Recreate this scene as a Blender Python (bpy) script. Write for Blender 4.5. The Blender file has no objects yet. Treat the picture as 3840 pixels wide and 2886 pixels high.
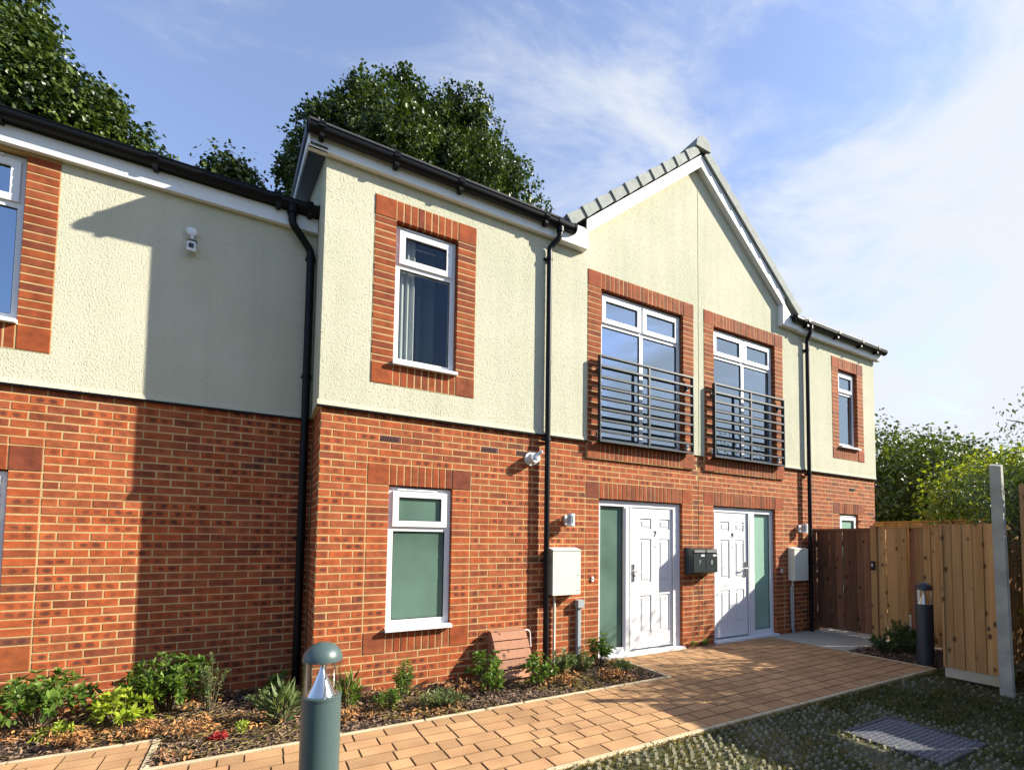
import bpy, math, random
import numpy as np
from mathutils import Matrix, Vector
random.seed(7); RNG = np.random.default_rng(7)
S = bpy.context.scene; COL = S.collection
PI = math.pi

# ------------------------------------------------------------------ camera, sky, sun, exposure
YAW, PITCH, ROLL = math.radians(30.94), math.radians(2.99), math.radians(0.563)
fw = Vector((math.sin(YAW)*math.cos(PITCH), math.cos(YAW)*math.cos(PITCH), math.sin(PITCH)))
rt = Vector((math.cos(YAW), -math.sin(YAW), 0)); up = rt.cross(fw)
rt2 = rt*math.cos(ROLL) + up*math.sin(ROLL); up2 = up*math.cos(ROLL) - rt*math.sin(ROLL)
cam = bpy.data.cameras.new('camera'); co = bpy.data.objects.new('camera', cam); COL.objects.link(co)
cam.sensor_width = 36; cam.lens = 36*1870.76/3840; cam.shift_x = -157.65/3840; cam.shift_y = 485.1/3840
cam.clip_start = 0.05; cam.clip_end = 2000
M = Matrix((rt2, up2, -fw)).transposed().to_4x4(); M.translation = (-0.5143, -5.3238, 1.5442)
co.matrix_world = M; S.camera = co

SUND = Vector((1.95, -1.0, 1.22)).normalized()            # towards the sun
S.view_settings.view_transform = 'Standard'; S.view_settings.look = 'None'
S.view_settings.exposure = 1.30; S.view_settings.gamma = 1; S.view_settings.use_curve_mapping = False
W = bpy.data.worlds.new('World'); S.world = W; W.use_nodes = True
nt = W.node_tree; nt.nodes.clear(); N = nt.nodes.new; Lk = nt.links.new
sky = N('ShaderNodeTexSky'); sky.sky_type = 'NISHITA'; sky.sun_disc = False
sky.sun_elevation = math.asin(SUND.z); sky.sun_rotation = math.atan2(SUND.x, SUND.y)
sky.air_density = 1.0; sky.dust_density = 0.8; sky.ozone_density = 1.6
tc = N('ShaderNodeTexCoord')
mp = N('ShaderNodeMapping'); mp.inputs['Rotation'].default_value = (0.3, 0.2, 0.5); mp.inputs['Scale'].default_value = (1.3, 2.6, 4.6)
Lk(tc.outputs['Generated'], mp.inputs[0])
n1 = N('ShaderNodeTexNoise'); n1.inputs['Scale'].default_value = 1.5; n1.inputs['Detail'].default_value = 9; n1.inputs['Roughness'].default_value = 0.63; n1.inputs['Distortion'].default_value = 0.55
Lk(mp.outputs[0], n1.inputs[0])
n2 = N('ShaderNodeTexNoise'); n2.inputs['Scale'].default_value = 2.2; n2.inputs['Detail'].default_value = 5
Lk(tc.outputs['Generated'], n2.inputs[0])
dt = N('ShaderNodeVectorMath'); dt.operation = 'DOT_PRODUCT'; dt.inputs[1].default_value = (0.75, 0.1, -0.62)
Lk(tc.outputs['Generated'], dt.inputs[0])
a1 = N('ShaderNodeMath'); a1.operation = 'MULTIPLY_ADD'; a1.inputs[1].default_value = 0.58; Lk(dt.outputs['Value'], a1.inputs[0]); Lk(n1.outputs[0], a1.inputs[2])
a2 = N('ShaderNodeMath'); a2.operation = 'MULTIPLY_ADD'; a2.inputs[1].default_value = 0.42; Lk(n2.outputs[0], a2.inputs[0]); Lk(a1.outputs[0], a2.inputs[2])
mr = N('ShaderNodeMapRange'); mr.interpolation_type = 'SMOOTHSTEP'; mr.inputs['From Min'].default_value = 0.58; mr.inputs['From Max'].default_value = 0.98
mr.inputs['To Min'].default_value = 0.14; mr.inputs['To Max'].default_value = 0.98
Lk(a2.outputs[0], mr.inputs[0])
mx = N('ShaderNodeMix'); mx.data_type = 'RGBA'; Lk(mr.outputs[0], mx.inputs['Factor']); skm = N('ShaderNodeVectorMath'); skm.operation = 'MULTIPLY'; skm.inputs[1].default_value = (1.55, 1.62, 1.92); Lk(sky.outputs[0], skm.inputs[0]); Lk(skm.outputs[0], mx.inputs['A'])
mx.inputs['B'].default_value = (5.5, 5.8, 6.2, 1)
tint = N('ShaderNodeMix'); tint.data_type = 'RGBA'; tint.blend_type = 'MULTIPLY'; tint.inputs['Factor'].default_value = 1
tint.inputs['B'].default_value = (1.0, 1.0, 1.0, 1); Lk(mx.outputs['Result'], tint.inputs['A'])
bg = N('ShaderNodeBackground'); bg.inputs['Strength'].default_value = 0.064; Lk(tint.outputs['Result'], bg.inputs[0])
ow = N('ShaderNodeOutputWorld'); Lk(bg.outputs[0], ow.inputs[0])
sl = bpy.data.lights.new('sun', 'SUN'); sl.energy = 5.0; sl.angle = math.radians(0.5); sl.color = (1, 0.93, 0.81)
so = bpy.data.objects.new('sun', sl); COL.objects.link(so); so.rotation_euler = SUND.to_track_quat('Z', 'Y').to_euler(); so.location = (12, -8, 12)

# ------------------------------------------------------------------ materials
def mat(name, base, rough=0.7, metal=0, bump=0, bscale=60, var=0, vscale=8, attr=0, spec=0.5, base2=None, coat=0):
    m = bpy.data.materials.new(name); m.use_nodes = True; t = m.node_tree; n = t.nodes.new; l = t.links.new
    b = t.nodes['Principled BSDF']; b.inputs['Base Color'].default_value = (*base, 1)
    b.inputs['Roughness'].default_value = rough; b.inputs['Metallic'].default_value = metal
    b.inputs['Specular IOR Level'].default_value = spec; b.inputs['Coat Weight'].default_value = coat
    g = n('ShaderNodeNewGeometry')
    if var or attr or base2:
        mixc = n('ShaderNodeMix'); mixc.data_type = 'RGBA'
        c2 = base2 if base2 else tuple(c*(1-var) for c in base)
        mixc.inputs['A'].default_value = (*base, 1); mixc.inputs['B'].default_value = (*c2, 1)
        no = n('ShaderNodeTexNoise'); no.inputs['Scale'].default_value = vscale; no.inputs['Detail'].default_value = 6; l(g.outputs['Position'], no.inputs[0])
        r = n('ShaderNodeMapRange'); r.inputs['From Min'].default_value = 0.32; r.inputs['From Max'].default_value = 0.68; l(no.outputs[0], r.inputs[0])
        l(r.outputs[0], mixc.inputs['Factor']); src = mixc.outputs['Result']
        if attr:
            at = n('ShaderNodeAttribute'); at.attribute_name = 'rnd'
            k = n('ShaderNodeMapRange'); k.clamp = False; k.inputs['To Min'].default_value = 1-attr; k.inputs['To Max'].default_value = 1+attr; l(at.outputs['Fac'], k.inputs[0])
            mu = n('ShaderNodeVectorMath'); mu.operation = 'SCALE'; l(src, mu.inputs[0]); l(k.outputs[0], mu.inputs['Scale']); src = mu.outputs[0]
        l(src, b.inputs['Base Color'])
    if bump:
        nb = n('ShaderNodeTexNoise'); nb.inputs['Scale'].default_value = bscale; nb.inputs['Detail'].default_value = 4; l(g.outputs['Position'], nb.inputs[0])
        bp = n('ShaderNodeBump'); bp.inputs['Strength'].default_value = bump; bp.inputs['Distance'].default_value = 0.01; l(nb.outputs[0], bp.inputs['Height']); l(bp.outputs[0], b.inputs['Normal'])
    return m

def mat_brick(marks=0.8, nm='brick_face', dark=1.0):
    m = bpy.data.materials.new(nm); m.use_nodes = True; t = m.node_tree; n = t.nodes.new; l = t.links.new
    b = t.nodes['Principled BSDF']; b.inputs['Roughness'].default_value = 0.85; b.inputs['Specular IOR Level'].default_value = 0.25
    at = n('ShaderNodeAttribute'); at.attribute_name = 'rnd'
    cr = n('ShaderNodeValToRGB'); e = cr.color_ramp.elements; e[0].position = 0; e[0].color = (0.36, 0.080, 0.028, 1); e[1].position = 1; e[1].color = (0.48, 0.128, 0.038, 1)
    for p, c in ((0.1, (0.26 if marks < 0.5 else 0.20, 0.070, 0.036, 1)), (0.2, (0.39, 0.086, 0.028, 1)), (0.55, (0.45, 0.104, 0.030, 1)), (0.8, (0.36, 0.098, 0.038, 1))):
        x = e.new(p); x.color = c
    l(at.outputs['Fac'], cr.inputs[0])
    uv = n('ShaderNodeUVMap'); uv.uv_map = 'uv'
    g = n('ShaderNodeNewGeometry')
    no = n('ShaderNodeTexNoise'); no.inputs['Scale'].default_value = 26; no.inputs['Detail'].default_value = 5; l(g.outputs['Position'], no.inputs[0])
    # two kiss marks at a third and two thirds of a brick
    sx = n('ShaderNodeSeparateXYZ'); l(uv.outputs[0], sx.inputs[0])
    d1 = n('ShaderNodeMath'); d1.operation = 'SUBTRACT'; d1.inputs[1].default_value = 0.5; l(sx.outputs[0], d1.inputs[0])
    d2 = n('ShaderNodeMath'); d2.operation = 'ABSOLUTE'; l(d1.outputs[0], d2.inputs[0])
    d3 = n('ShaderNodeMath'); d3.operation = 'SUBTRACT'; d3.inputs[1].default_value = 0.2; l(d2.outputs[0], d3.inputs[0])
    d4 = n('ShaderNodeMath'); d4.operation = 'MULTIPLY'; d4.inputs[1].default_value = 2.6; l(d3.outputs[0], d4.inputs[0])
    e1 = n('ShaderNodeMath'); e1.operation = 'SUBTRACT'; e1.inputs[1].default_value = 0.5; l(sx.outputs[1], e1.inputs[0])
    cv = n('ShaderNodeCombineXYZ'); l(d4.outputs[0], cv.inputs[0]); l(e1.outputs[0], cv.inputs[1])
    ln = n('ShaderNodeVectorMath'); ln.operation = 'LENGTH'; l(cv.outputs[0], ln.inputs[0])
    ad = n('ShaderNodeMath'); ad.operation = 'MULTIPLY_ADD'; ad.inputs[1].default_value = -0.5; l(no.outputs[0], ad.inputs[0]); l(ln.outputs['Value'], ad.inputs[2])
    mr = n('ShaderNodeMapRange'); mr.inputs['From Min'].default_value = 0.22; mr.inputs['From Max'].default_value = -0.02; l(ad.outputs[0], mr.inputs[0])
    wn = n('ShaderNodeMath'); wn.operation = 'MULTIPLY'; wn.inputs[1].default_value = 37.7; l(at.outputs['Fac'], wn.inputs[0])
    fr = n('ShaderNodeMath'); fr.operation = 'FRACT'; l(wn.outputs[0], fr.inputs[0])
    gm = n('ShaderNodeMapRange'); gm.inputs['From Min'].default_value = 0.2; gm.inputs['From Max'].default_value = 0.75; gm.inputs['To Max'].default_value = marks; l(fr.outputs[0], gm.inputs[0])
    mm = n('ShaderNodeMath'); mm.operation = 'MULTIPLY'; l(mr.outputs[0], mm.inputs[0]); l(gm.outputs[0], mm.inputs[1])
    mc = n('ShaderNodeMix'); mc.data_type = 'RGBA'; l(mm.outputs[0], mc.inputs['Factor']); l(cr.outputs[0], mc.inputs['A']); mc.inputs['B'].default_value = (0.085, 0.034, 0.026, 1)
    n2 = n('ShaderNodeTexNoise'); n2.inputs['Scale'].default_value = 9; n2.inputs['Detail'].default_value = 8; l(g.outputs['Position'], n2.inputs[0])
    k = n('ShaderNodeMapRange'); k.inputs['From Min'].default_value = 0.3; k.inputs['From Max'].default_value = 0.7; k.inputs['To Min'].default_value = 0.56*dark; k.inputs['To Max'].default_value = 1.02*dark; l(n2.outputs[0], k.inputs[0])
    sc = n('ShaderNodeVectorMath'); sc.operation = 'SCALE'; l(mc.outputs['Result'], sc.inputs[0]); l(k.outputs[0], sc.inputs['Scale']); l(sc.outputs[0], b.inputs['Base Color'])
    wv = n('ShaderNodeTexNoise'); wv.inputs['Scale'].default_value = 90; wv.inputs['Detail'].default_value = 3
    ms = n('ShaderNodeMapping'); ms.inputs['Scale'].default_value = (0.25, 0.25, 1); l(g.outputs['Position'], ms.inputs[0]); l(ms.outputs[0], wv.inputs[0])
    bp = n('ShaderNodeBump'); bp.inputs['Strength'].default_value = 0.35; bp.inputs['Distance'].default_value = 0.006; l(wv.outputs[0], bp.inputs['Height']); l(bp.outputs[0], b.inputs['Normal'])
    return m

def mat_render():
    m = bpy.data.materials.new('scraped_render'); m.use_nodes = True; t = m.node_tree; n = t.nodes.new; l = t.links.new
    b = t.nodes['Principled BSDF']; b.inputs['Roughness'].default_value = 0.95; b.inputs['Specular IOR Level'].default_value = 0.1
    g = n('ShaderNodeNewGeometry')
    a = n('ShaderNodeTexNoise'); a.inputs['Scale'].default_value = 1.1; a.inputs['Detail'].default_value = 5; l(g.outputs['Position'], a.inputs[0])
    mc = n('ShaderNodeMix'); mc.data_type = 'RGBA'; mc.inputs['A'].default_value = (0.54, 0.52, 0.395, 1); mc.inputs['B'].default_value = (0.475, 0.475, 0.35, 1)
    r = n('ShaderNodeMapRange'); r.inputs['From Min'].default_value = 0.35; r.inputs['From Max'].default_value = 0.65; l(a.outputs[0], r.inputs[0]); l(r.outputs[0], mc.inputs['Factor'])
    v = n('ShaderNodeTexVoronoi'); v.inputs['Scale'].default_value = 75; v.feature = 'F1'; l(g.outputs['Position'], v.inputs[0])
    f = n('ShaderNodeTexNoise'); f.inputs['Scale'].default_value = 60; f.inputs['Detail'].default_value = 4; l(g.outputs['Position'], f.inputs[0])
    pit = n('ShaderNodeMapRange'); pit.inputs['From Min'].default_value = 0.55; pit.inputs['From Max'].default_value = 0.68; l(f.outputs[0], pit.inputs[0])
    md = n('ShaderNodeMix'); md.data_type = 'RGBA'; md.inputs['B'].default_value = (0.33, 0.31, 0.22, 1)
    pm = n('ShaderNodeMath'); pm.operation = 'MULTIPLY'; pm.inputs[1].default_value = 0.3; l(pit.outputs[0], pm.inputs[0])
    st = n('ShaderNodeMapping'); st.inputs['Scale'].default_value = (5.5, 5.5, 0.35); l(g.outputs['Position'], st.inputs[0])
    sn = n('ShaderNodeTexNoise'); sn.inputs['Scale'].default_value = 1.0; sn.inputs['Detail'].default_value = 5; l(st.outputs[0], sn.inputs[0])
    sk = n('ShaderNodeMapRange'); sk.inputs['From Min'].default_value = 0.45; sk.inputs['From Max'].default_value = 0.75; sk.inputs['To Min'].default_value = 1.0; sk.inputs['To Max'].default_value = 0.90; l(sn.outputs[0], sk.inputs[0])
    sv = n('ShaderNodeVectorMath'); sv.operation = 'SCALE'; l(mc.outputs['Result'], sv.inputs[0]); l(sk.outputs[0], sv.inputs['Scale'])
    l(pm.outputs[0], md.inputs['Factor']); l(sv.outputs[0], md.inputs['A']); l(md.outputs['Result'], b.inputs['Base Color'])
    sm = n('ShaderNodeMath'); sm.operation = 'MULTIPLY_ADD'; sm.inputs[1].default_value = -1.2; l(pit.outputs[0], sm.inputs[0]); l(v.outputs['Distance'], sm.inputs[2])
    bp = n('ShaderNodeBump'); bp.inputs['Strength'].default_value = 0.55; bp.inputs['Distance'].default_value = 0.004; l(sm.outputs[0], bp.inputs['Height']); l(bp.outputs[0], b.inputs['Normal'])
    return m

def mat_leaf(name, c1, c2, trans=0.35, rough=0.4):
    m = bpy.data.materials.new(name); m.use_nodes = True; t = m.node_tree; n = t.nodes.new; l = t.links.new
    b = t.nodes['Principled BSDF']; b.inputs['Roughness'].default_value = rough; b.inputs['Specular IOR Level'].default_value = 0.3
    at = n('ShaderNodeAttribute'); at.attribute_name = 'rnd'
    mc = n('ShaderNodeMix'); mc.data_type = 'RGBA'; mc.inputs['A'].default_value = (*c1, 1); mc.inputs['B'].default_value = (*c2, 1); l(at.outputs['Fac'], mc.inputs['Factor'])
    l(mc.outputs['Result'], b.inputs['Base Color'])
    tr = n('ShaderNodeBsdfTranslucent'); sc = n('ShaderNodeVectorMath'); sc.operation = 'MULTIPLY'; sc.inputs[1].default_value = (1.5, 1.6, 0.6); l(mc.outputs['Result'], sc.inputs[0]); l(sc.outputs[0], tr.inputs[0])
    ms = n('ShaderNodeMixShader'); ms.inputs[0].default_value = trans; l(b.outputs[0], ms.inputs[1]); l(tr.outputs[0], ms.inputs[2]); l(ms.outputs[0], t.nodes['Material Output'].inputs[0])
    return m

def mat_glass(name, tint, refl):
    m = bpy.data.materials.new(name); m.use_nodes = True; t = m.node_tree; n = t.nodes.new; l = t.links.new
    t.nodes.remove(t.nodes['Principled BSDF'])
    a = n('ShaderNodeBsdfTransparent'); a.inputs[0].default_value = (*tint, 1)
    g = n('ShaderNodeBsdfGlossy'); g.inputs['Roughness'].default_value = 0.015; g.inputs[0].default_value = (0.66, 0.82, 1, 1)
    f = n('ShaderNodeFresnel'); f.inputs[0].default_value = 1.52
    r = n('ShaderNodeMath'); r.operation = 'MULTIPLY_ADD'; r.inputs[1].default_value = 1.0; r.inputs[2].default_value = refl; r.use_clamp = True; l(f.outputs[0], r.inputs[0])
    gg = n('ShaderNodeNewGeometry'); iv = n('ShaderNodeMath'); iv.operation = 'SUBTRACT'; iv.inputs[0].default_value = 1.0; l(gg.outputs['Backfacing'], iv.inputs[1])
    rr = n('ShaderNodeMath'); rr.operation = 'MULTIPLY'; l(r.outputs[0], rr.inputs[0]); l(iv.outputs[0], rr.inputs[1])
    ms = n('ShaderNodeMixShader'); l(rr.outputs[0], ms.inputs[0]); l(a.outputs[0], ms.inputs[1]); l(g.outputs[0], ms.inputs[2]); l(ms.outputs[0], t.nodes['Material Output'].inputs[0])
    return m

def mat_wood(name, c1, c2, knot=True):
    m = bpy.data.materials.new(name); m.use_nodes = True; t = m.node_tree; n = t.nodes.new; l = t.links.new
    b = t.nodes['Principled BSDF']; b.inputs['Roughness'].default_value = 0.75; b.inputs['Specular IOR Level'].default_value = 0.25
    g = n('ShaderNodeNewGeometry'); at = n('ShaderNodeAttribute'); at.attribute_name = 'rnd'
    ms = n('ShaderNodeMapping'); ms.inputs['Scale'].default_value = (26, 26, 1.6); l(g.outputs['Position'], ms.inputs[0])
    no = n('ShaderNodeTexNoise'); no.inputs['Scale'].default_value = 1.0; no.inputs['Detail'].default_value = 5; no.inputs['Distortion'].default_value = 0.6; l(ms.outputs[0], no.inputs[0])
    mc = n('ShaderNodeMix'); mc.data_type = 'RGBA'; mc.inputs['A'].default_value = (*c1, 1); mc.inputs['B'].default_value = (*c2, 1)
    r = n('ShaderNodeMapRange'); r.inputs['From Min'].default_value = 0.3; r.inputs['From Max'].default_value = 0.7; l(no.outputs[0], r.inputs[0]); l(r.outputs[0], mc.inputs['Factor'])
    k = n('ShaderNodeMapRange'); k.inputs['To Min'].default_value = 0.62; k.inputs['To Max'].default_value = 1.22; l(at.outputs['Fac'], k.inputs[0])
    sc = n('ShaderNodeVectorMath'); sc.operation = 'SCALE'; l(mc.outputs['Result'], sc.inputs[0]); l(k.outputs[0], sc.inputs['Scale']); src = sc.outputs[0]
    mk = n('ShaderNodeMapping'); mk.inputs['Scale'].default_value = (1, 1, 0.62); l(g.outputs['Position'], mk.inputs[0])
    v = n('ShaderNodeTexVoronoi'); v.inputs['Scale'].default_value = 8.5; l(mk.outputs[0], v.inputs[0])
    kr = n('ShaderNodeMapRange'); kr.inputs['From Min'].default_value = 0.22; kr.inputs['From Max'].default_value = 0.11; l(v.outputs['Distance'], kr.inputs[0])
    mkk = n('ShaderNodeMix'); mkk.data_type = 'RGBA'; mkk.inputs['B'].default_value = (c1[0]*0.22, c1[1]*0.2, c1[2]*0.2, 1); l(kr.outputs[0], mkk.inputs['Factor']); l(src, mkk.inputs['A'])
    l(mkk.outputs['Result'], b.inputs['Base Color'])
    bp = n('ShaderNodeBump'); bp.inputs['Strength'].default_value = 0.4; bp.inputs['Distance'].default_value = 0.003; l(no.outputs[0], bp.inputs['Height']); l(bp.outputs[0], b.inputs['Normal'])
    return m

MT = dict(
    brick=mat_brick(), quoin=mat_brick(0.15, 'quoin_brick', 0.76), mortar=mat('mortar', (0.54, 0.385, 0.185), 0.95, bump=0.4, bscale=120, var=0.25, vscale=5, spec=0.1),
    joint=mat('joint_sealant', (0.03, 0.028, 0.025), 0.8), render=mat_render(), vent=mat('vent_brick', (0.12, 0.018, 0.014), 0.6),
    upvc=mat('white_upvc', (0.72, 0.73, 0.72), 0.3, spec=0.5), fascia=mat('fascia_upvc', (0.74, 0.75, 0.74), 0.4, var=0.05, vscale=2),
    black=mat('black_pvc', (0.004, 0.004, 0.005), 0.42, spec=0.2), rail=mat('rail_paint', (0.022, 0.032, 0.037), 0.4, spec=0.35),
    tile=mat('dark_roof_tile', (0.05, 0.052, 0.058), 0.8, bump=0.4, bscale=30, var=0.3), verge=mat('verge_tile', (0.30, 0.32, 0.29), 0.85, bump=0.3, bscale=50, var=0.22, vscale=10, attr=0.08),
    frost=mat('frosted_glass', (0.115, 0.195, 0.150), 0.16, var=0.38, vscale=1.6), mint=mat('mint_glass', (0.27, 0.44, 0.34), 0.2, var=0.1, vscale=2),
    glass=mat_glass('window_glass', (0.60, 0.70, 0.76), 0.42), inner=mat('plaster', (0.30, 0.29, 0.27), 0.9), innerfloor=mat('carpet', (0.16, 0.14, 0.12), 1.0),
    cloth=mat('curtain_cloth', (0.50, 0.50, 0.46), 0.9), cloth2=mat('dark_curtain', (0.10, 0.12, 0.10), 0.9), dark=mat('dark_paint', (0.012, 0.013, 0.014), 0.4),
    chrome=mat('chrome', (0.7, 0.7, 0.7), 0.25, metal=1), meter=mat('meter_box_plastic', (0.66, 0.68, 0.55), 0.45, var=0.07, vscale=5), grey=mat('grey_conduit', (0.33, 0.36, 0.36), 0.5),
    white=mat('white_plastic', (0.72, 0.72, 0.70), 0.35), lens=mat('camera_lens', (0.01, 0.01, 0.012), 0.08),
    postbox=mat('post_box_paint', (0.018, 0.028, 0.028), 0.35), plate=mat('flap_metal', (0.42, 0.43, 0.43), 0.35, metal=0.7),
    bollard=mat('bollard_green', (0.055, 0.088, 0.086), 0.38, bump=0.08, bscale=300), bollard2=mat('bollard_navy', (0.02, 0.028, 0.038), 0.45, bump=0.08, bscale=300),
    cone=mat('reflector', (0.86, 0.88, 0.9), 0.12, metal=1), clear=mat_glass('clear_tube', (0.94, 0.94, 0.93), 0.06),
    paver=mat('paver', (0.44, 0.268, 0.133), 0.9, bump=0.4, bscale=70, base2=(0.34, 0.196, 0.098), vscale=3.5, attr=0.15, spec=0.12), sand=mat('jointing_sand', (0.035, 0.026, 0.018), 1),
    edging=mat('edging', (0.52, 0.42, 0.26), 0.9, bump=0.3, bscale=80, var=0.25, vscale=6), slab=mat('concrete_slab', (0.40, 0.38, 0.31), 0.9, bump=0.25, bscale=60, var=0.15, vscale=4),
    soil=mat('soil', (0.060, 0.040, 0.026), 1, bump=0.8, bscale=28, var=0.5, vscale=14), turf=mat('turf_soil', (0.080, 0.070, 0.034), 1, bump=0.8, bscale=30, base2=(0.040, 0.052, 0.018), vscale=6),
    chip=mat('bark_chip', (0.24, 0.155, 0.095), 0.9, base2=(0.07, 0.040, 0.026), vscale=22, attr=0.85), dryleaf=mat('dry_leaf', (0.42, 0.20, 0.055), 0.8, base2=(0.30, 0.13, 0.05), vscale=10, attr=0.4),
    grid=mat('plastic_grid', (0.27, 0.25, 0.17), 0.9, var=0.4, vscale=4, spec=0.1), ground=mat('far_ground', (0.06, 0.075, 0.03), 1, var=0.4, vscale=0.6),
    bladed=mat_leaf('grass_blade', (0.050, 0.066, 0.020), (0.20, 0.19, 0.070), 0.3, 0.75), bladedry=mat_leaf('dry_grass', (0.30, 0.22, 0.09), (0.44, 0.36, 0.16), 0.2, 0.7),
    l_dark=mat_leaf('sycamore_leaf', (0.012, 0.028, 0.010), (0.085, 0.125, 0.020), 0.16, 0.38), l_mid=mat_leaf('hedge_leaf', (0.022, 0.044, 0.012), (0.12, 0.145, 0.024), 0.26, 0.4),
    l_lime=mat_leaf('lime_leaf', (0.09, 0.13, 0.015), (0.30, 0.31, 0.03), 0.4, 0.45), l_shrub=mat_leaf('shrub_leaf', (0.030, 0.075, 0.014), (0.17, 0.26, 0.045), 0.28, 0.32),
    l_yel=mat_leaf('choisya_leaf', (0.17, 0.27, 0.025), (0.42, 0.46, 0.055), 0.35, 0.35), l_olive=mat_leaf('olive_leaf', (0.05, 0.085, 0.03), (0.19, 0.23, 0.09), 0.25, 0.4),
    l_grey=mat_leaf('ash_leaf', (0.030, 0.060, 0.032), (0.085, 0.125, 0.06), 0.3, 0.45), l_fern=mat_leaf('fern_leaf', (0.045, 0.085, 0.030), (0.12, 0.17, 0.06), 0.3, 0.5),
    red=mat_leaf('red_petal', (0.26, 0.02, 0.025), (0.42, 0.05, 0.045), 0.3, 0.5), stem=mat('plant_stem', (0.10, 0.075, 0.04), 0.9), bark=mat('tree_bark', (0.09, 0.07, 0.05), 0.95, bump=0.6, bscale=20, var=0.4),
    plank=mat_wood('fence_timber', (0.47, 0.275, 0.110), (0.36, 0.190, 0.068)), plankred=mat_wood('gate_timber', (0.22, 0.105, 0.052), (0.14, 0.062, 0.033)), gravelb=mat('gravel_board', (0.46, 0.41, 0.30), 0.85, bump=0.2, bscale=30, var=0.12),
    concrete=mat('post_concrete', (0.42, 0.41, 0.335), 0.9, bump=0.5, bscale=18, var=0.35, vscale=5), boxwood=mat_wood('composite_slat', (0.40, 0.20, 0.115), (0.35, 0.165, 0.095)), manhole=mat('cover_steel', (0.075, 0.08, 0.095), 0.7, metal=0.0, bump=0.3, bscale=60, var=0.4),
    stud=mat('cover_stud', (0.20, 0.21, 0.23), 0.6), glassb=mat_glass('curtained_glass', (0.85, 0.88, 0.88), 0.0))

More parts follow.
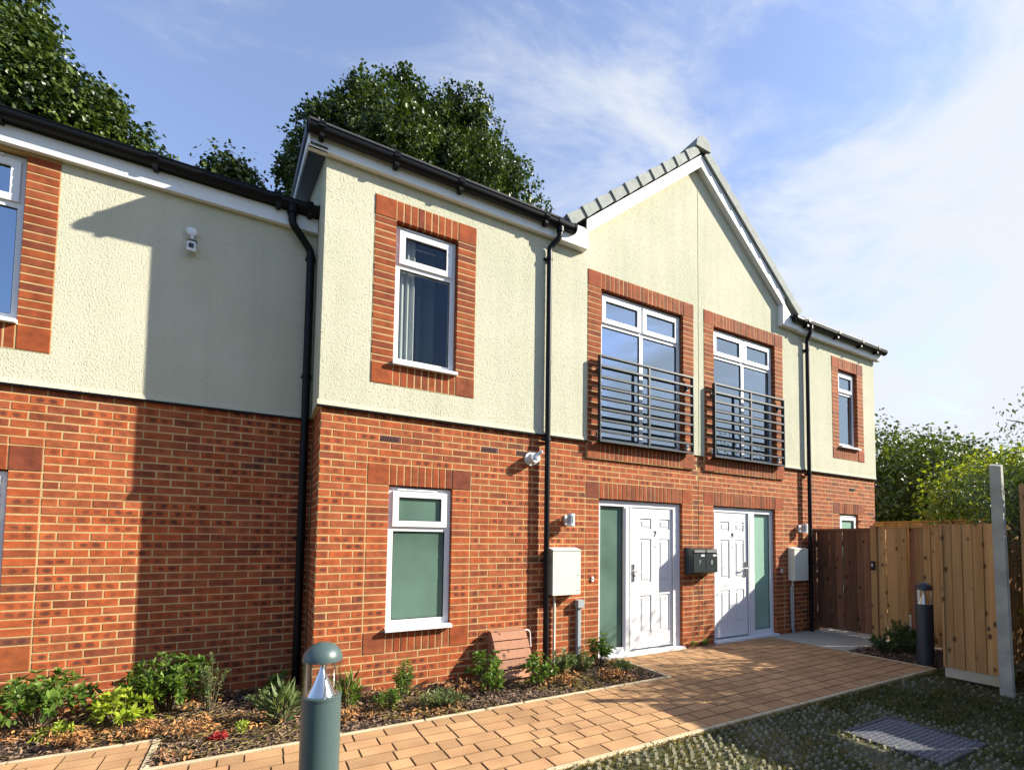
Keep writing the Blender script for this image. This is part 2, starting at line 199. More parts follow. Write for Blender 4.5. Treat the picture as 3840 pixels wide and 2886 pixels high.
# ------------------------------------------------------------------ mesh building
class MB:
    def __init__(s): s.v = []; s.f = []; s.r = []; s.uv = []; s.smooth = False
    def face(s, idx, r=0.5, uv=None): s.f.append(tuple(idx)); s.r.append(r); s.uv.extend(uv if uv else [(0, 0)]*len(idx))
    def poly(s, pts, r=0.5, uv=None):
        b = len(s.v); s.v += [tuple(p) for p in pts]; s.face(range(b, b+len(pts)), r, uv); return s
    def hexa(s, p, r=0.5):      # 8 points: bottom 4 ccw, top 4 ccw
        b = len(s.v); s.v += [tuple(q) for q in p]
        for q in ((3, 2, 1, 0), (4, 5, 6, 7), (0, 1, 5, 4), (1, 2, 6, 5), (2, 3, 7, 6), (3, 0, 4, 7)): s.face([b+i for i in q], r)
        return s
    def box(s, x0, x1, y0, y1, z0, z1, r=0.5):
        return s.hexa([(x0, y0, z0), (x1, y0, z0), (x1, y1, z0), (x0, y1, z0), (x0, y0, z1), (x1, y0, z1), (x1, y1, z1), (x0, y1, z1)], r)
    def bbox(s, x0, x1, y0, y1, z0, z1, c=0.004, r=0.5):     # box with its -Y face chamfered
        b = len(s.v)
        s.v += [(x0, y1, z0), (x1, y1, z0), (x1, y1, z1), (x0, y1, z1), (x0, y0+c, z0), (x1, y0+c, z0), (x1, y0+c, z1), (x0, y0+c, z1), (x0+c, y0, z0+c), (x1-c, y0, z0+c), (x1-c, y0, z1-c), (x0+c, y0, z1-c)]
        W_, H_ = x1-x0, z1-z0
        if W_ > H_: fu = [(0, 0), (W_/0.215, 0), (W_/0.215, 1), (0, 1)]
        else: fu = [(0, 0), (0, 1), (H_/0.215, 1), (H_/0.215, 0)]
        s.face((b+8, b+9, b+10, b+11), r, fu)
        for q in ((4, 5, 9, 8), (5, 6, 10, 9), (6, 7, 11, 10), (7, 4, 8, 11)): s.face([b+i for i in q], r, [(0.5, 0)]*4)
        for q in ((0, 1, 5, 4), (1, 2, 6, 5), (2, 3, 7, 6), (3, 0, 4, 7)): s.face([b+i for i in q], r, [(0.5, 0)]*4)
        return s
    def bar(s, p0, p1, w, h, upv=(0, 0, 1), r=0.5):
        p0, p1 = Vector(p0), Vector(p1); d = (p1-p0).normalized(); sd = d.cross(Vector(upv))
        if sd.length < 1e-4: sd = d.cross(Vector((0, 1, 0)))
        sd.normalize(); u = sd.cross(d).normalized(); a, b_ = sd*w/2, u*h/2
        return s.hexa([p0-a-b_, p0+a-b_, p1+a-b_, p1-a-b_, p0-a+b_, p0+a+b_, p1+a+b_, p1-a+b_], r)
    def tube(s, pts, rad, n=12, cap=True, r=0.5):
        pts = [Vector(p) for p in pts]; rad = rad if isinstance(rad, (list, tuple)) else [rad]*len(pts)
        rings = []; prev = None
        for i, p in enumerate(pts):
            d = (pts[min(i+1, len(pts)-1)]-pts[max(i-1, 0)]).normalized()
            a = prev if prev is not None else (Vector((1, 0, 0)) if abs(d.x) < 0.8 else Vector((0, 1, 0)))
            a = (a-d*a.dot(d)).normalized(); prev = a; b_ = d.cross(a)
            base = len(s.v)
            for k in range(n):
                t = 2*PI*k/n; s.v.append(tuple(p+(a*math.cos(t)+b_*math.sin(t))*rad[i]))
            rings.append(base)
        for i in range(len(rings)-1):
            for k in range(n): s.face((rings[i]+k, rings[i]+(k+1) % n, rings[i+1]+(k+1) % n, rings[i+1]+k), r)
        if cap: s.face([rings[0]+k for k in range(n)][::-1], r); s.face([rings[-1]+k for k in range(n)], r)
        s.smooth = True; return s
    def lathe(s, prof, c=(0, 0, 0), n=32, r=0.5):
        rings = []
        for (rr, z) in prof:
            base = len(s.v)
            for k in range(n): t = 2*PI*k/n; s.v.append((c[0]+rr*math.cos(t), c[1]+rr*math.sin(t), c[2]+z))
            rings.append(base)
        for i in range(len(rings)-1):
            for k in range(n): s.face((rings[i]+k, rings[i]+(k+1) % n, rings[i+1]+(k+1) % n, rings[i+1]+k), r)
        s.face([rings[0]+k for k in range(n)][::-1], r); s.face([rings[-1]+k for k in range(n)], r)
        s.smooth = True; return s
    def mesh(s, name, m):
        me = bpy.data.meshes.new(name); me.from_pydata(s.v, [], s.f)
        at = me.attributes.new('rnd', 'FLOAT', 'FACE'); at.data.foreach_set('value', np.array(s.r, dtype=np.float32))
        uvl = me.uv_layers.new(name='uv'); uvl.data.foreach_set('uv', np.array(s.uv, dtype=np.float32).ravel())
        me.materials.append(m)
        if s.smooth:
            me.polygons.foreach_set('use_smooth', [True]*len(me.polygons))
            try: me.set_sharp_from_angle(angle=math.radians(40))
            except Exception: pass
        me.update(); return me
    def build(s, name, m, parent=None, smooth=None):
        if smooth is not None: s.smooth = smooth
        return put(name, s.mesh(name, MT[m] if isinstance(m, str) else m), parent)

def put(name, me, parent=None, loc=None):
    o = bpy.data.objects.new(name, me); COL.objects.link(o)
    if loc is not None: o.location = loc
    if parent is not None: setpar(o, parent)
    return o
def worldm(o):
    m = Matrix.Translation(o.location) @ o.rotation_euler.to_matrix().to_4x4()
    if o.parent: m = worldm(o.parent) @ o.matrix_parent_inverse @ m
    return m
def setpar(o, p): o.parent = p; o.matrix_parent_inverse = worldm(p).inverted()
def tag(o, label=None, cat=None, group=None, kind=None):
    if label: o['label'] = label
    if cat: o['category'] = cat
    if group: o['group'] = group
    if kind: o['kind'] = kind
    return o
def thing(name, loc, label, cat, group=None):
    o = bpy.data.objects.new(name, None); COL.objects.link(o); o.location = loc; o.empty_display_size = 0.1
    return tag(o, label, cat, group)
def copy_tree(o, parent=None):
    c = o.copy(); COL.objects.link(c)
    if parent is not None: c.parent = parent
    for ch in list(o.children): copy_tree(ch, c)
    return c

def grid_slab(mb, x0, x1, z0, z1, y0, y1, holes, r=0.5):
    """front slab between y0 and y1 with rectangular holes, split into butted boxes that share no faces"""
    xs = sorted({x0, x1, *[h[0] for h in holes], *[h[1] for h in holes]}); xs = [x for x in xs if x0 <= x <= x1]
    zs = sorted({z0, z1, *[h[2] for h in holes], *[h[3] for h in holes]}); zs = [z for z in zs if z0 <= z <= z1]
    solid = lambda i, j: 0 <= i < len(xs)-1 and 0 <= j < len(zs)-1 and not any(h[0]-1e-6 <= xs[i] and xs[i+1] <= h[1]+1e-6 and h[2]-1e-6 <= zs[j] and zs[j+1] <= h[3]+1e-6 for h in holes)
    for i in range(len(xs)-1):
        for j in range(len(zs)-1):
            if not solid(i, j): continue
            a, b, c, d = xs[i], xs[i+1], zs[j], zs[j+1]
            mb.poly([(a, y0, c), (b, y0, c), (b, y0, d), (a, y0, d)], r); mb.poly([(b, y1, c), (a, y1, c), (a, y1, d), (b, y1, d)], r)
            if not solid(i-1, j): mb.poly([(a, y1, c), (a, y0, c), (a, y0, d), (a, y1, d)], r)
            if not solid(i+1, j): mb.poly([(b, y0, c), (b, y1, c), (b, y1, d), (b, y0, d)], r)
            if not solid(i, j-1): mb.poly([(a, y1, c), (b, y1, c), (b, y0, c), (a, y0, c)], r)
            if not solid(i, j+1): mb.poly([(a, y0, d), (b, y0, d), (b, y1, d), (a, y1, d)], r)
    return mb

# projection used only to rank pieces by the size they show
F_ = 1870.76
def proj(p):
    d = Vector(p)-M.translation; c = d.dot(fw)
    if c < 0.2: return None
    return 2077.65+F_*d.dot(rt2)/c, 1928.1-F_*d.dot(up2)/c, c
def shown(p, area):
    q = proj(p)
    if q is None or not (-40 < q[0] < 3880 and -40 < q[1] < 2926): return 0
    return area/q[2]**2

BELL, C = 2.85, 0.075
def leafmesh(pos, dirs, nrm, size, wid, rnd, fold=0.25):
    pos, dirs, nrm = map(np.asarray, (pos, dirs, nrm)); n = len(pos)
    dirs = dirs/np.linalg.norm(dirs, axis=1, keepdims=True)
    sd = np.cross(dirs, nrm); sd /= np.linalg.norm(sd, axis=1, keepdims=True)+1e-9; nn = np.cross(sd, dirs)
    L = size[:, None]; Wd = (size*wid)[:, None]
    v = np.empty((n, 5, 3)); v[:, 0] = pos; v[:, 1] = pos+dirs*L*0.45+sd*Wd*0.5; v[:, 2] = pos+dirs*L*0.45-nn*L*fold*0.35
    v[:, 3] = pos+dirs*L*0.45-sd*Wd*0.5; v[:, 4] = pos+dirs*L-nn*L*fold*0.5
    tri = np.array([[0, 1, 2], [0, 2, 3], [1, 4, 2], [2, 4, 3]]); f = (tri[None]+5*np.arange(n)[:, None, None]).reshape(-1, 3)
    me = bpy.data.meshes.new('leaves'); me.vertices.add(n*5); me.vertices.foreach_set('co', v.astype(np.float32).ravel())
    me.loops.add(len(f)*3); me.loops.foreach_set('vertex_index', f.astype(np.int32).ravel())
    me.polygons.add(len(f)); me.polygons.foreach_set('loop_start', np.arange(0, len(f)*3, 3, dtype=np.int32)); me.polygons.foreach_set('loop_total', np.full(len(f), 3, dtype=np.int32))
    at = me.attributes.new('rnd', 'FLOAT', 'FACE'); at.data.foreach_set('value', np.repeat(rnd, 4).astype(np.float32))
    me.update(calc_edges=True); return me
def unit(n):
    a = RNG.normal(size=(n, 3)); return a/np.linalg.norm(a, axis=1, keepdims=True)
# ------------------------------------------------------------------ the terrace: four houses
HOUSE = {
 'A': thing('terraced_house', (-2.2, 0.743, 0), 'set-back terraced house in brick and cream render at the left, beyond the corner downpipe', 'house', 'terraced brick and render houses'),
 'B': thing('terraced_house', (1.3, 0, 0), 'jutting terraced house with one narrow frosted window below and a curtained window above', 'house', 'terraced brick and render houses'),
 '7': thing('terraced_house', (3.9, 0, 0), 'terraced house with white front door numbered 7 and a railed upper window', 'house', 'terraced brick and render houses'),
 '8': thing('terraced_house', (7.7, 0, 0), 'terraced house with white front door numbered 8, reaching past the wooden gate', 'house', 'terraced brick and render houses')}
AY = 0.743; XW = 10.28; PARTY = 5.2125
# openings (x0, x1, z0, z1)
O_B = (0.67, 1.355, 0.60, 2.10); O_7 = (3.37, 4.88, -0.06, 2.10); O_8 = (5.545, 7.055, -0.06, 2.10); O_D = (8.995, 9.645, 0.60, 2.10)
U_B = (0.67, 1.355, 3.375, 4.93); U_7 = (3.37, 4.88, 2.85, 4.925); U_8 = (5.545, 7.055, 2.85, 4.92); U_D = (8.995, 9.645, 3.375, 4.89)
O_A = (-3.035, -2.35, 0.60, 2.10); U_A = (-3.035, -2.35, 3.375, 4.90)
SUR = 0.223   # width of the brick surround of an upper opening

# brick lists: (house, kind, cx, y_front, cz, w, h, facing)  facing 0 = -Y, 1 = -X
BR = {'A': [], 'B': [], '7': [], '8': []}
def house_at(x): return 'B' if x < 2.5875 else ('7' if x < PARTY else '8')
def add(h, x0, x1, z0, z1, yf, facing=0, m='brick'):
    if m == 'brick' and facing == 0 and yf not in (0, 0.0, AY): m = 'quoin'
    BR[h].append((x0, x1, z0, z1, yf, facing, m))
def stretch(c, x0, x1, yf, h=None, phase=0.0, origin=0.0):
    """running bond in course c from x0 to x1"""
    z1 = BELL-C*(c-1)-0.005; z0 = z1-0.065; off = origin+(0.1125 if (c+phase) % 2 == 0 else 0)
    k = math.floor((x0-off)/0.225); a = off+k*0.225
    while a < x1-1e-6:
        p, q = max(a+0.005, x0), min(a+0.220, x1)
        if q-p > 0.022:
            hh = h or house_at((p+q)/2)
            m = 'vent' if (h is None and c == 4 and any(abs((p+q)/2-v) < 0.03 for v in (0.675, 1.8, 2.25, 9.45))) else 'brick'
            add(hh, p, q, z0, z1, yf, 0, m)
        a += 0.225
def soldiers(h, x0, x1, z0, z1, yf, n=None):
    n = n or max(1, round((x1-x0)/0.075)); p = (x1-x0)/n
    for i in range(n): add(h, x0+p*i+0.005, x0+p*(i+1)-0.005, z0+0.005, z1-0.005, yf)
def free(x0, x1, ex):
    out = []; a = x0
    for e0, e1 in sorted(ex):
        if e1 <= a or e0 >= x1: continue
        if e0 > a: out.append((a, e0))
        a = max(a, e1)
    if a < x1: out.append((a, x1))
    return out
PR = -0.0012
def face_wall():
    for c in range(1, 40):
        ex = []; zc = BELL-C*(c-0.5)
        if 8 <= c <= 10: ex += [(0.45, 1.575), (3.15, 5.1), (5.325, 7.275), (8.775, 9.865)]
        if 11 <= c <= 30: ex += [(0.45, 1.575), (8.775, 9.865)]
        if 31 <= c <= 33: ex += [(0.45, 1.575), (8.775, 9.865)]
        if c >= 11: ex += [(3.15, 5.1), (5.325, 7.275)]
        if c >= 7: ex += [(5.1, 5.325)]
        if c <= 3: ex += [(3.15, 5.1), (5.325, 7.275)]
        ex += [(PARTY-0.006, PARTY+0.006)]
        for a, b in free(0, XW, ex):
            a2 = a+(0.005 if a > 0.001 else 0.0); b2 = b-(0.005 if b < XW-0.01 else 0)
            stretch(c, a2, b2, 0.0)
        z1 = BELL-C*(c-1)-0.005; z0 = z1-0.065
        if c >= 7:
            add('7', 5.105, PARTY-0.006, z0, z1, 0); add('8', PARTY+0.006, 5.32, z0, z1, 0)
        if 11 <= c <= 30:
            for h, x0, x1 in (('B', 0.45, 0.675), ('B', 1.35, 1.575), ('8', 8.78, 9.0), ('8', 9.64, 9.865)): add(h, x0+0.005, x1-0.005, z0, z1, 0)
        if c >= 11:
            for h, x0, x1 in (('7', 3.15, 3.375), ('7', 4.875, 5.1), ('8', 5.325, 5.55), ('8', 7.05, 7.275)): add(h, x0+0.005, x1-0.005, z0, z1, 0)
    for h, o, x0, x1 in (('B', O_B, 0.45, 1.575), ('7', O_7, 3.15, 5.1), ('8', O_8, 5.325, 7.275), ('8', O_D, 8.78, 9.865)):
        a, b = x0+0.225, x1-0.225
        soldiers(h, a, b, 2.10, 2.325, PR)
        for p, q in ((x0, a), (b, x1)): add(h, p+0.005, q-0.005, 2.105, 2.32, PR-0.002)
        if o in (O_B, O_D):
            soldiers(h, a, b, 0.375, 0.60, PR)
            for p, q in ((x0, a), (b, x1)): add(h, p+0.005, q-0.005, 0.38, 0.595, PR-0.002)
face_wall()
# surrounds of the upper openings, level with the render
def surround(h, o, top, bottom, zlow, yf):
    x0, x1, z0, z1 = o; a, b = x0-SUR, x1+SUR
    if top:
        soldiers(h, x0, x1, z1, z1+0.225, yf)
        for p, q in ((a, x0), (x1, b)): add(h, p+0.005, q-0.003, z1+0.005, z1+0.22, yf-0.003)
    n = round((z1-z0)/0.075); pz = (z1-z0)/n
    for i in range(n):
        for p, q in ((a+0.005, x0), (x1, b-0.005)): add(h, p, q, z0+pz*i+0.005, z0+pz*(i+1)-0.005, yf)
    soldiers(h, x0, x1, zlow, z0, yf)
    for p, q in ((a, x0), (x1, b)): add(h, p+0.005, q-0.003, zlow+0.005, z0-0.005, yf-0.003)
YS = -0.030
surround('B', U_B, True, True, 3.15, YS); surround('7', U_7, True, True, 2.625, YS); surround('8', U_8, True, True, 2.625, YS)
surround('8', U_D, True, True, 3.15, YS); surround('A', U_A, False, True, 3.15, AY+YS)
# left wing
for c in range(1, 40):
    ex = []
    if 8 <= c <= 33: ex += [(-3.26, -2.135)]
    for a, b in free(-4.4, -0.002, ex):
        stretch(c, a+0.005, b-0.005, AY, 'A', 0, -2.1325)
    z1 = BELL-C*(c-1)-0.005; z0 = z1-0.065
    if 11 <= c <= 30:
        for p, q in ((-3.26, -3.035), (-2.355, -2.135)): add('A', p+0.005, q-0.005, z0, z1, AY)
for z0, z1 in ((2.10, 2.325), (0.375, 0.60)):
    soldiers('A', -3.035, -2.355, z0, z1, AY+PR)
    for p, q in ((-3.26, -3.035), (-2.355, -2.135)): add('A', p+0.005, q-0.005, z0+0.005, z1-0.005, AY+PR-0.002)
# return face of the jutting house (faces -X at x = 0)
for c in range(1, 40):
    z1 = BELL-C*(c-1)-0.005; z0 = z1-0.065; y = 0.1125 if c % 2 else 0.0+0.225+0.0
    if c % 2 == 0: add('B', 0.112, 0.215, z0, z1, 0.0, 1)
    y = 0.112 if c % 2 else 0.225
    while y < AY-0.01:
        q = min(y+0.215, AY-0.004)
        if q-y > 0.02: add('B', y, q, z0, z1, 0.0, 1)
        y += 0.225

# shared meshes for the separately built bricks, by rounded size
SHARED = {}
def brick_mesh(w, h, m):
    key = (round(w, 3), round(h, 3), m, random.randrange(9 if w > 0.2 or h > 0.2 else 4))
    if key not in SHARED:
        SHARED[key] = MB().bbox(0, key[0], 0, 0.10, 0, key[1], 0.004, random.random()).mesh('brick', MT[m])
    return SHARED[key]
for h, L in BR.items():
    def size(t):
        x0, x1, z0, z1, yf, fc, m = t
        if fc == 1: return shown((0, (x0+x1)/2, (z0+z1)/2), (x1-x0)*(z1-z0)*0.15)
        p = ((x0+x1)/2, yf, (z0+z1)/2); v = (M.translation-Vector(p)).normalized()
        if z1 < 0.3 and h in 'AB': return 0
        return shown(p, (x1-x0)*(z1-z0))*abs(v.y)
    L.sort(key=size, reverse=True)
    vents = [t for t in L if t[6] == 'vent']; L = [t for t in L if t[6] != 'vent']
    for x0, x1, z0, z1, yf, fc, m in vents:
        o = put('vent_brick', MB().bbox(x0, x1, yf-0.0005, yf+0.1, z0, z1, 0.003).mesh('vent_brick', MT['vent']), HOUSE[h])
        lv = MB()
        for i in range(9):
            a = x0+0.012+i*(x1-x0-0.03)/9
            lv.bar((a, yf-0.003, z0+0.01), (a+0.016, yf-0.003, z1-0.01), 0.006, 0.006, (0, 1, 0))
        lv.build('louvre', 'joint', o)
    nmax = 300; single = [t for t in L[:nmax] if size(t) > 0]; rest = L[len(single):]
    for x0, x1, z0, z1, yf, fc, m in single:
        me = brick_mesh(x1-x0, z1-z0, m); j = random.uniform(-0.0015, 0.0015)
        if fc == 0: o = put('brick', me, HOUSE[h], (x0, yf+j, z0))
        else:
            o = bpy.data.objects.new('brick', me); COL.objects.link(o); o.location = (j, x1, z0); o.rotation_euler = (0, 0, -PI/2); setpar(o, HOUSE[h])
    for mk in ('brick', 'quoin'):
     mb = MB()
     for x0, x1, z0, z1, yf, fc, m in [t for t in rest if t[6] == mk]:
        b = len(mb.v); j = random.uniform(-0.0015, 0.0015); mb.bbox(x0, x1, yf+j, yf+0.1, z0, z1, 0.004, random.random())
        if fc == 1:
            for i in range(b, len(mb.v)):
                x, y, z = mb.v[i]; mb.v[i] = (y-yf, x0+x1-x, z)
     if mb.v: tag(mb.build('brickwork', mk, HOUSE[h]), kind='stuff')

# mortar cores: 4 mm behind the brick faces, openings 4 mm wider
def grow(o, d=0.004): return (o[0]-d, o[1]+d, o[2]-0.007, o[3]+0.007)
def core(h, x0, x1, holes, y0, zt):
    mb = MB(); grid_slab(mb, x0, x1, -0.12, zt, y0+0.003, y0+0.098, [grow(o) for o in holes if o[1] > x0 and o[0] < x1])
    mb.build('wall', 'mortar', HOUSE[h])
core('A', -4.4, -0.001, [O_A, U_A], AY, 4.95)
core('B', 0.003, 2.5873, [O_B, U_B], 0, 5.36); core('7', 2.5877, PARTY-0.005, [O_7, U_7], 0, 5.36); core('8', PARTY+0.005, XW-0.004, [O_8, U_8, O_D, U_D], 0, 5.30)
mb = MB(); mb.box(0.003, 0.09, 0.099, AY+0.09, -0.12, 5.36); mb.build('wall', 'mortar', HOUSE['B'])
MB().box(PARTY-0.005, PARTY+0.005, 0.006, 0.09, -0.1, BELL).build('expansion_joint', 'joint', HOUSE['8'])
for h, o, zl, zt in (('B', U_B, 3.15, 0.225), ('7', U_7, 2.625, 0.225), ('8', U_8, 2.625, 0.225), ('8', U_D, 3.15, 0.225)):
    mb = MB(); grid_slab(mb, o[0]-SUR+0.001, o[1]+SUR-0.001, zl, o[3]+zt-0.001, YS+0.003, 0.0025 if zl > 2.8 else -0.0005, [grow(o)]); mb.build('wall', 'mortar', HOUSE[h])
mb = MB(); grid_slab(mb, U_A[0]-SUR+0.001, U_A[1]+SUR-0.001, 3.15, 4.93, AY+YS+0.003, AY+0.0025, [grow(U_A)]); mb.build('wall', 'mortar', HOUSE['A'])

# render coats with the flared drip at their foot
def sur_hole(o, zl, zt): return (o[0]-SUR, o[1]+SUR, zl, o[3]+zt)
YR = -0.024
def drip(mb, x0, x1, y):
    mb.poly([(x0, y, BELL+0.05), (x1, y, BELL+0.05), (x1, y-0.010, BELL), (x0, y-0.010, BELL)][::-1]); mb.poly([(x0, y-0.010, BELL), (x1, y-0.010, BELL), (x1, y+0.02, BELL-0.003), (x0, y+0.02, BELL-0.003)][::-1])
    mb.poly([(x0, y, BELL+0.05), (x0, y-0.016, BELL), (x0, y+0.02, BELL-0.003)]); mb.poly([(x1, y, BELL+0.05), (x1, y+0.02, BELL-0.003), (x1, y-0.016, BELL)])
def shade_strip(h, a, b, y): MB().box(a, b, y-0.015, y+0.018, BELL-0.020, BELL-0.0035).build('drip_shade_strip', 'black', HOUSE[h])  # black strip standing in for the shadow line under the render drip
def coat(h, x0, x1, holes, y, zt, drips):
    mb = MB(); grid_slab(mb, x0, x1, BELL+0.05, zt, y, y+0.026, [o for o in holes if o[1] > x0 and o[0] < x1])
    grid_slab(mb, x0, x1, BELL, BELL+0.05, y+0.0005, y+0.026, [o for o in holes if o[1] > x0 and o[0] < x1 and o[2] < BELL])
    for a, b in drips: drip(mb, a, b, y); shade_strip(h, a, b, y)
    return mb.build('render_coat', 'render', HOUSE[h])
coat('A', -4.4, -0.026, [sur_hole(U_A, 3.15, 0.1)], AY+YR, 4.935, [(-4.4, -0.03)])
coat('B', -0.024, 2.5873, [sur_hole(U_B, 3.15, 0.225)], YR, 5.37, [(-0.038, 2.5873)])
mb = MB(); mb.box(-0.024, 0.0, 0.0025, AY+YR-0.001, BELL, 5.37); 
mb.poly([(-0.0243, -0.024, BELL+0.05), (-0.04, -0.04, BELL), (-0.04, AY+YR, BELL), (-0.0243, AY+YR, BELL+0.05)]); mb.poly([(-0.04, -0.04, BELL), (0.0, -0.04, BELL-0.003), (0.0, AY+YR, BELL-0.003), (-0.04, AY+YR, BELL)])
mb.build('render_coat', 'render', HOUSE['B'])
# gable render of 7 and 8: slab up to eaves then a triangle
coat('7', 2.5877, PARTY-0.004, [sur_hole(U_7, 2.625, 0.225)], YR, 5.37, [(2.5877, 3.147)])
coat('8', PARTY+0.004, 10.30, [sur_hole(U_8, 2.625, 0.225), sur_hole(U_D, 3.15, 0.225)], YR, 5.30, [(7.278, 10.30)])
gz = lambda x: min(5.60+0.83*(x-3.10), 11.63-0.83*x)+0.03
def tri_coat(h, pts):
    mb = MB(); n = len(pts); mb.poly([(x, YR, z) for x, z in pts]); mb.poly([(x, YR+0.026, z) for x, z in pts][::-1])
    for i in range(n):
        (a, b), (c, d) = pts[i], pts[(i+1) % n]; mb.poly([(a, YR, b), (a, YR+0.026, b), (c, YR+0.026, d), (c, YR, d)])
    mb.build('render_coat', 'render', HOUSE[h])
    mb = MB(); mb.poly([(x, YR+0.03, z) for x, z in pts]); mb.poly([(x, YR+0.12, z) for x, z in pts][::-1]); mb.build('wall', 'mortar', HOUSE[h])
tri_coat('7', [(2.80, 5.3705), (PARTY-0.004, 5.3705), (PARTY-0.004, gz(PARTY)), (5.18, gz(5.18))])
tri_coat('8', [(PARTY+0.004, 5.3005), (7.58, 5.3005), (PARTY+0.004, gz(PARTY))])
MB().box(PARTY-0.0038, PARTY+0.0038, YR-0.004, 0.0, 2.87, gz(PARTY)-0.02).build('expansion_joint', 'render', HOUSE['7'])
# end wall of the terrace, back walls, floors: they close the rooms behind the panes
mb = MB(); mb.box(XW-0.10, XW-0.005, 0.0985, 4.6, -0.1, 5.3); mb.build('wall', 'mortar', HOUSE['8'])
for h, x0, x1, y0, zt in (('A', -4.4, -0.01, AY+0.1, 4.93), ('B', 0.1, 2.58, 0.1, 5.33), ('7', 2.6, 5.2, 0.1, 5.33), ('8', 5.22, 10.27, 0.1, 5.28)):
    mb = MB(); y1 = 4.6
    mb.poly([(x0, y1, 0), (x1, y1, 0), (x1, y1, zt), (x0, y1, zt)]); mb.poly([(x0, y0, 0), (x0, y1, 0), (x0, y1, zt), (x0, y0, zt)]); mb.poly([(x1, y1, 0), (x1, y0, 0), (x1, y0, zt), (x1, y1, zt)])
    for z in (0.01, 2.72, 2.78, zt): mb.poly([(x0, y0, z), (x1, y0, z), (x1, y1, z), (x0, y1, z)])
    mb.build('inner_wall', 'inner', HOUSE[h])
    mb = MB(); mb.box(x0+0.1, x1-0.1, y1+0.02, y1+0.1, -0.1, zt); mb.build('wall', 'mortar', HOUSE[h])

# ---- roofs
def slab_roof(h, pts, th, m='tile', name='roof'):
    """pts: 4 top corners; thickness straight down"""
    lo = [(x, y, z-th) for x, y, z in pts]; MB().hexa(lo+list(pts)).build(name, m, HOUSE[h])
t22 = math.tan(math.radians(21))
slab_roof('A', [(-4.5, AY-0.10, 5.13), (-0.03, AY-0.10, 5.13), (-0.03, 4.8, 5.13+(4.8-AY+0.1)*t22), (-4.5, 4.8, 5.13+(4.8-AY+0.1)*t22)], 0.06)
slab_roof('B', [(-0.21, -0.14, 5.585), (2.83, -0.14, 5.585), (3.3, 4.8, 5.585+4.94*t22), (-0.21, 4.8, 5.585+4.94*t22)], 0.05)
slab_roof('8', [(7.36, -0.16, 5.50), (10.50, -0.16, 5.50), (10.50, 4.8, 5.50+4.96*t22), (6.9, 4.8, 5.50+4.96*t22)], 0.05)
zl = lambda x: 5.86+0.83*(x-3.0)          # top surface of the gable roof, left slope
zr = lambda x: zl(5.183)-0.83*(x-5.183)
slab_roof('7', [(2.76, -0.12, zl(2.76)-0.02), (5.183, -0.12, zl(5.183)-0.02), (5.183, 4.8, zl(5.183)-0.02), (2.76, 4.8, zl(2.76)-0.02)], 0.09)
slab_roof('8', [(5.183, -0.12, zl(5.183)-0.02), (7.60, -0.12, zr(7.60)-0.02), (7.60, 4.8, zr(7.60)-0.02), (5.183, 4.8, zl(5.183)-0.02)], 0.09)
# barge boards, front face at y = -0.125
def barge(h, x0, z0, x1, z1, w):
    mb = MB(); y0, y1 = -0.125, -0.103
    mb.hexa([(x0, y0, z0), (x1, y0, z1), (x1, y1, z1), (x0, y1, z0), (x0, y0, z0+w), (x1, y0, z1+w), (x1, y1, z1+w), (x0, y1, z0+w)]); mb.build('barge_board', 'fascia', HOUSE[h])
    mb = MB(); mb.hexa([(x0, y1, z0+0.012), (x1, y1, z1+0.012), (x1, YR-0.001, z1+0.012), (x0, YR-0.001, z0+0.012), (x0, y1, z0+0.02), (x1, y1, z1+0.02), (x1, YR-0.001, z1+0.02), (x0, YR-0.001, z0+0.02)]); mb.build('soffit', 'fascia', HOUSE[h])
barge('7', 3.06, 5.545, 5.183, 7.31, 0.185); barge('8', 5.1835, 7.31, 7.22, 5.62, 0.185)
# boxed feet of the barge boards
def boxend(h, xa, xb, xc, zb, zt1, zt2):
    mb = MB(); p = [(xa, zb), (xb, zb), (xb, zt1), (xc, zt2), (xa, zt2)]
    n = len(p); mb.poly([(x, -0.1285, z) for x, z in p]); mb.poly([(x, YR, z) for x, z in p][::-1])
    for i in range(n):
        (a, b), (c, d) = p[i], p[(i+1) % n]; mb.poly([(a, -0.1285, b), (a, YR, b), (c, YR, d), (c, -0.1285, d)])
    mb.build('box_end', 'fascia', HOUSE[h])
mb = MB(); q = [(2.60, 5.33), (3.075, 5.33), (3.075, 5.56), (3.02, 5.60), (2.60, 5.60)]
def prism(q, y0, y1):
    mb = MB(); n = len(q); mb.poly([(x, y0, z) for x, z in q]); mb.poly([(x, y1, z) for x, z in q][::-1])
    for i in range(n):
        (a, b), (c, d) = q[i], q[(i+1) % n]; mb.poly([(a, y0, b), (a, y1, b), (c, y1, d), (c, y0, d)])
    return mb
prism(q, -0.1285, YR-0.001).build('box_end', 'fascia', HOUSE['7'])
prism([(7.17, 5.30), (7.62, 5.30), (7.62, 5.50), (7.40, 5.50), (7.22, 5.66), (7.17, 5.66)], -0.1285, YR-0.001).build('box_end', 'fascia', HOUSE['8'])
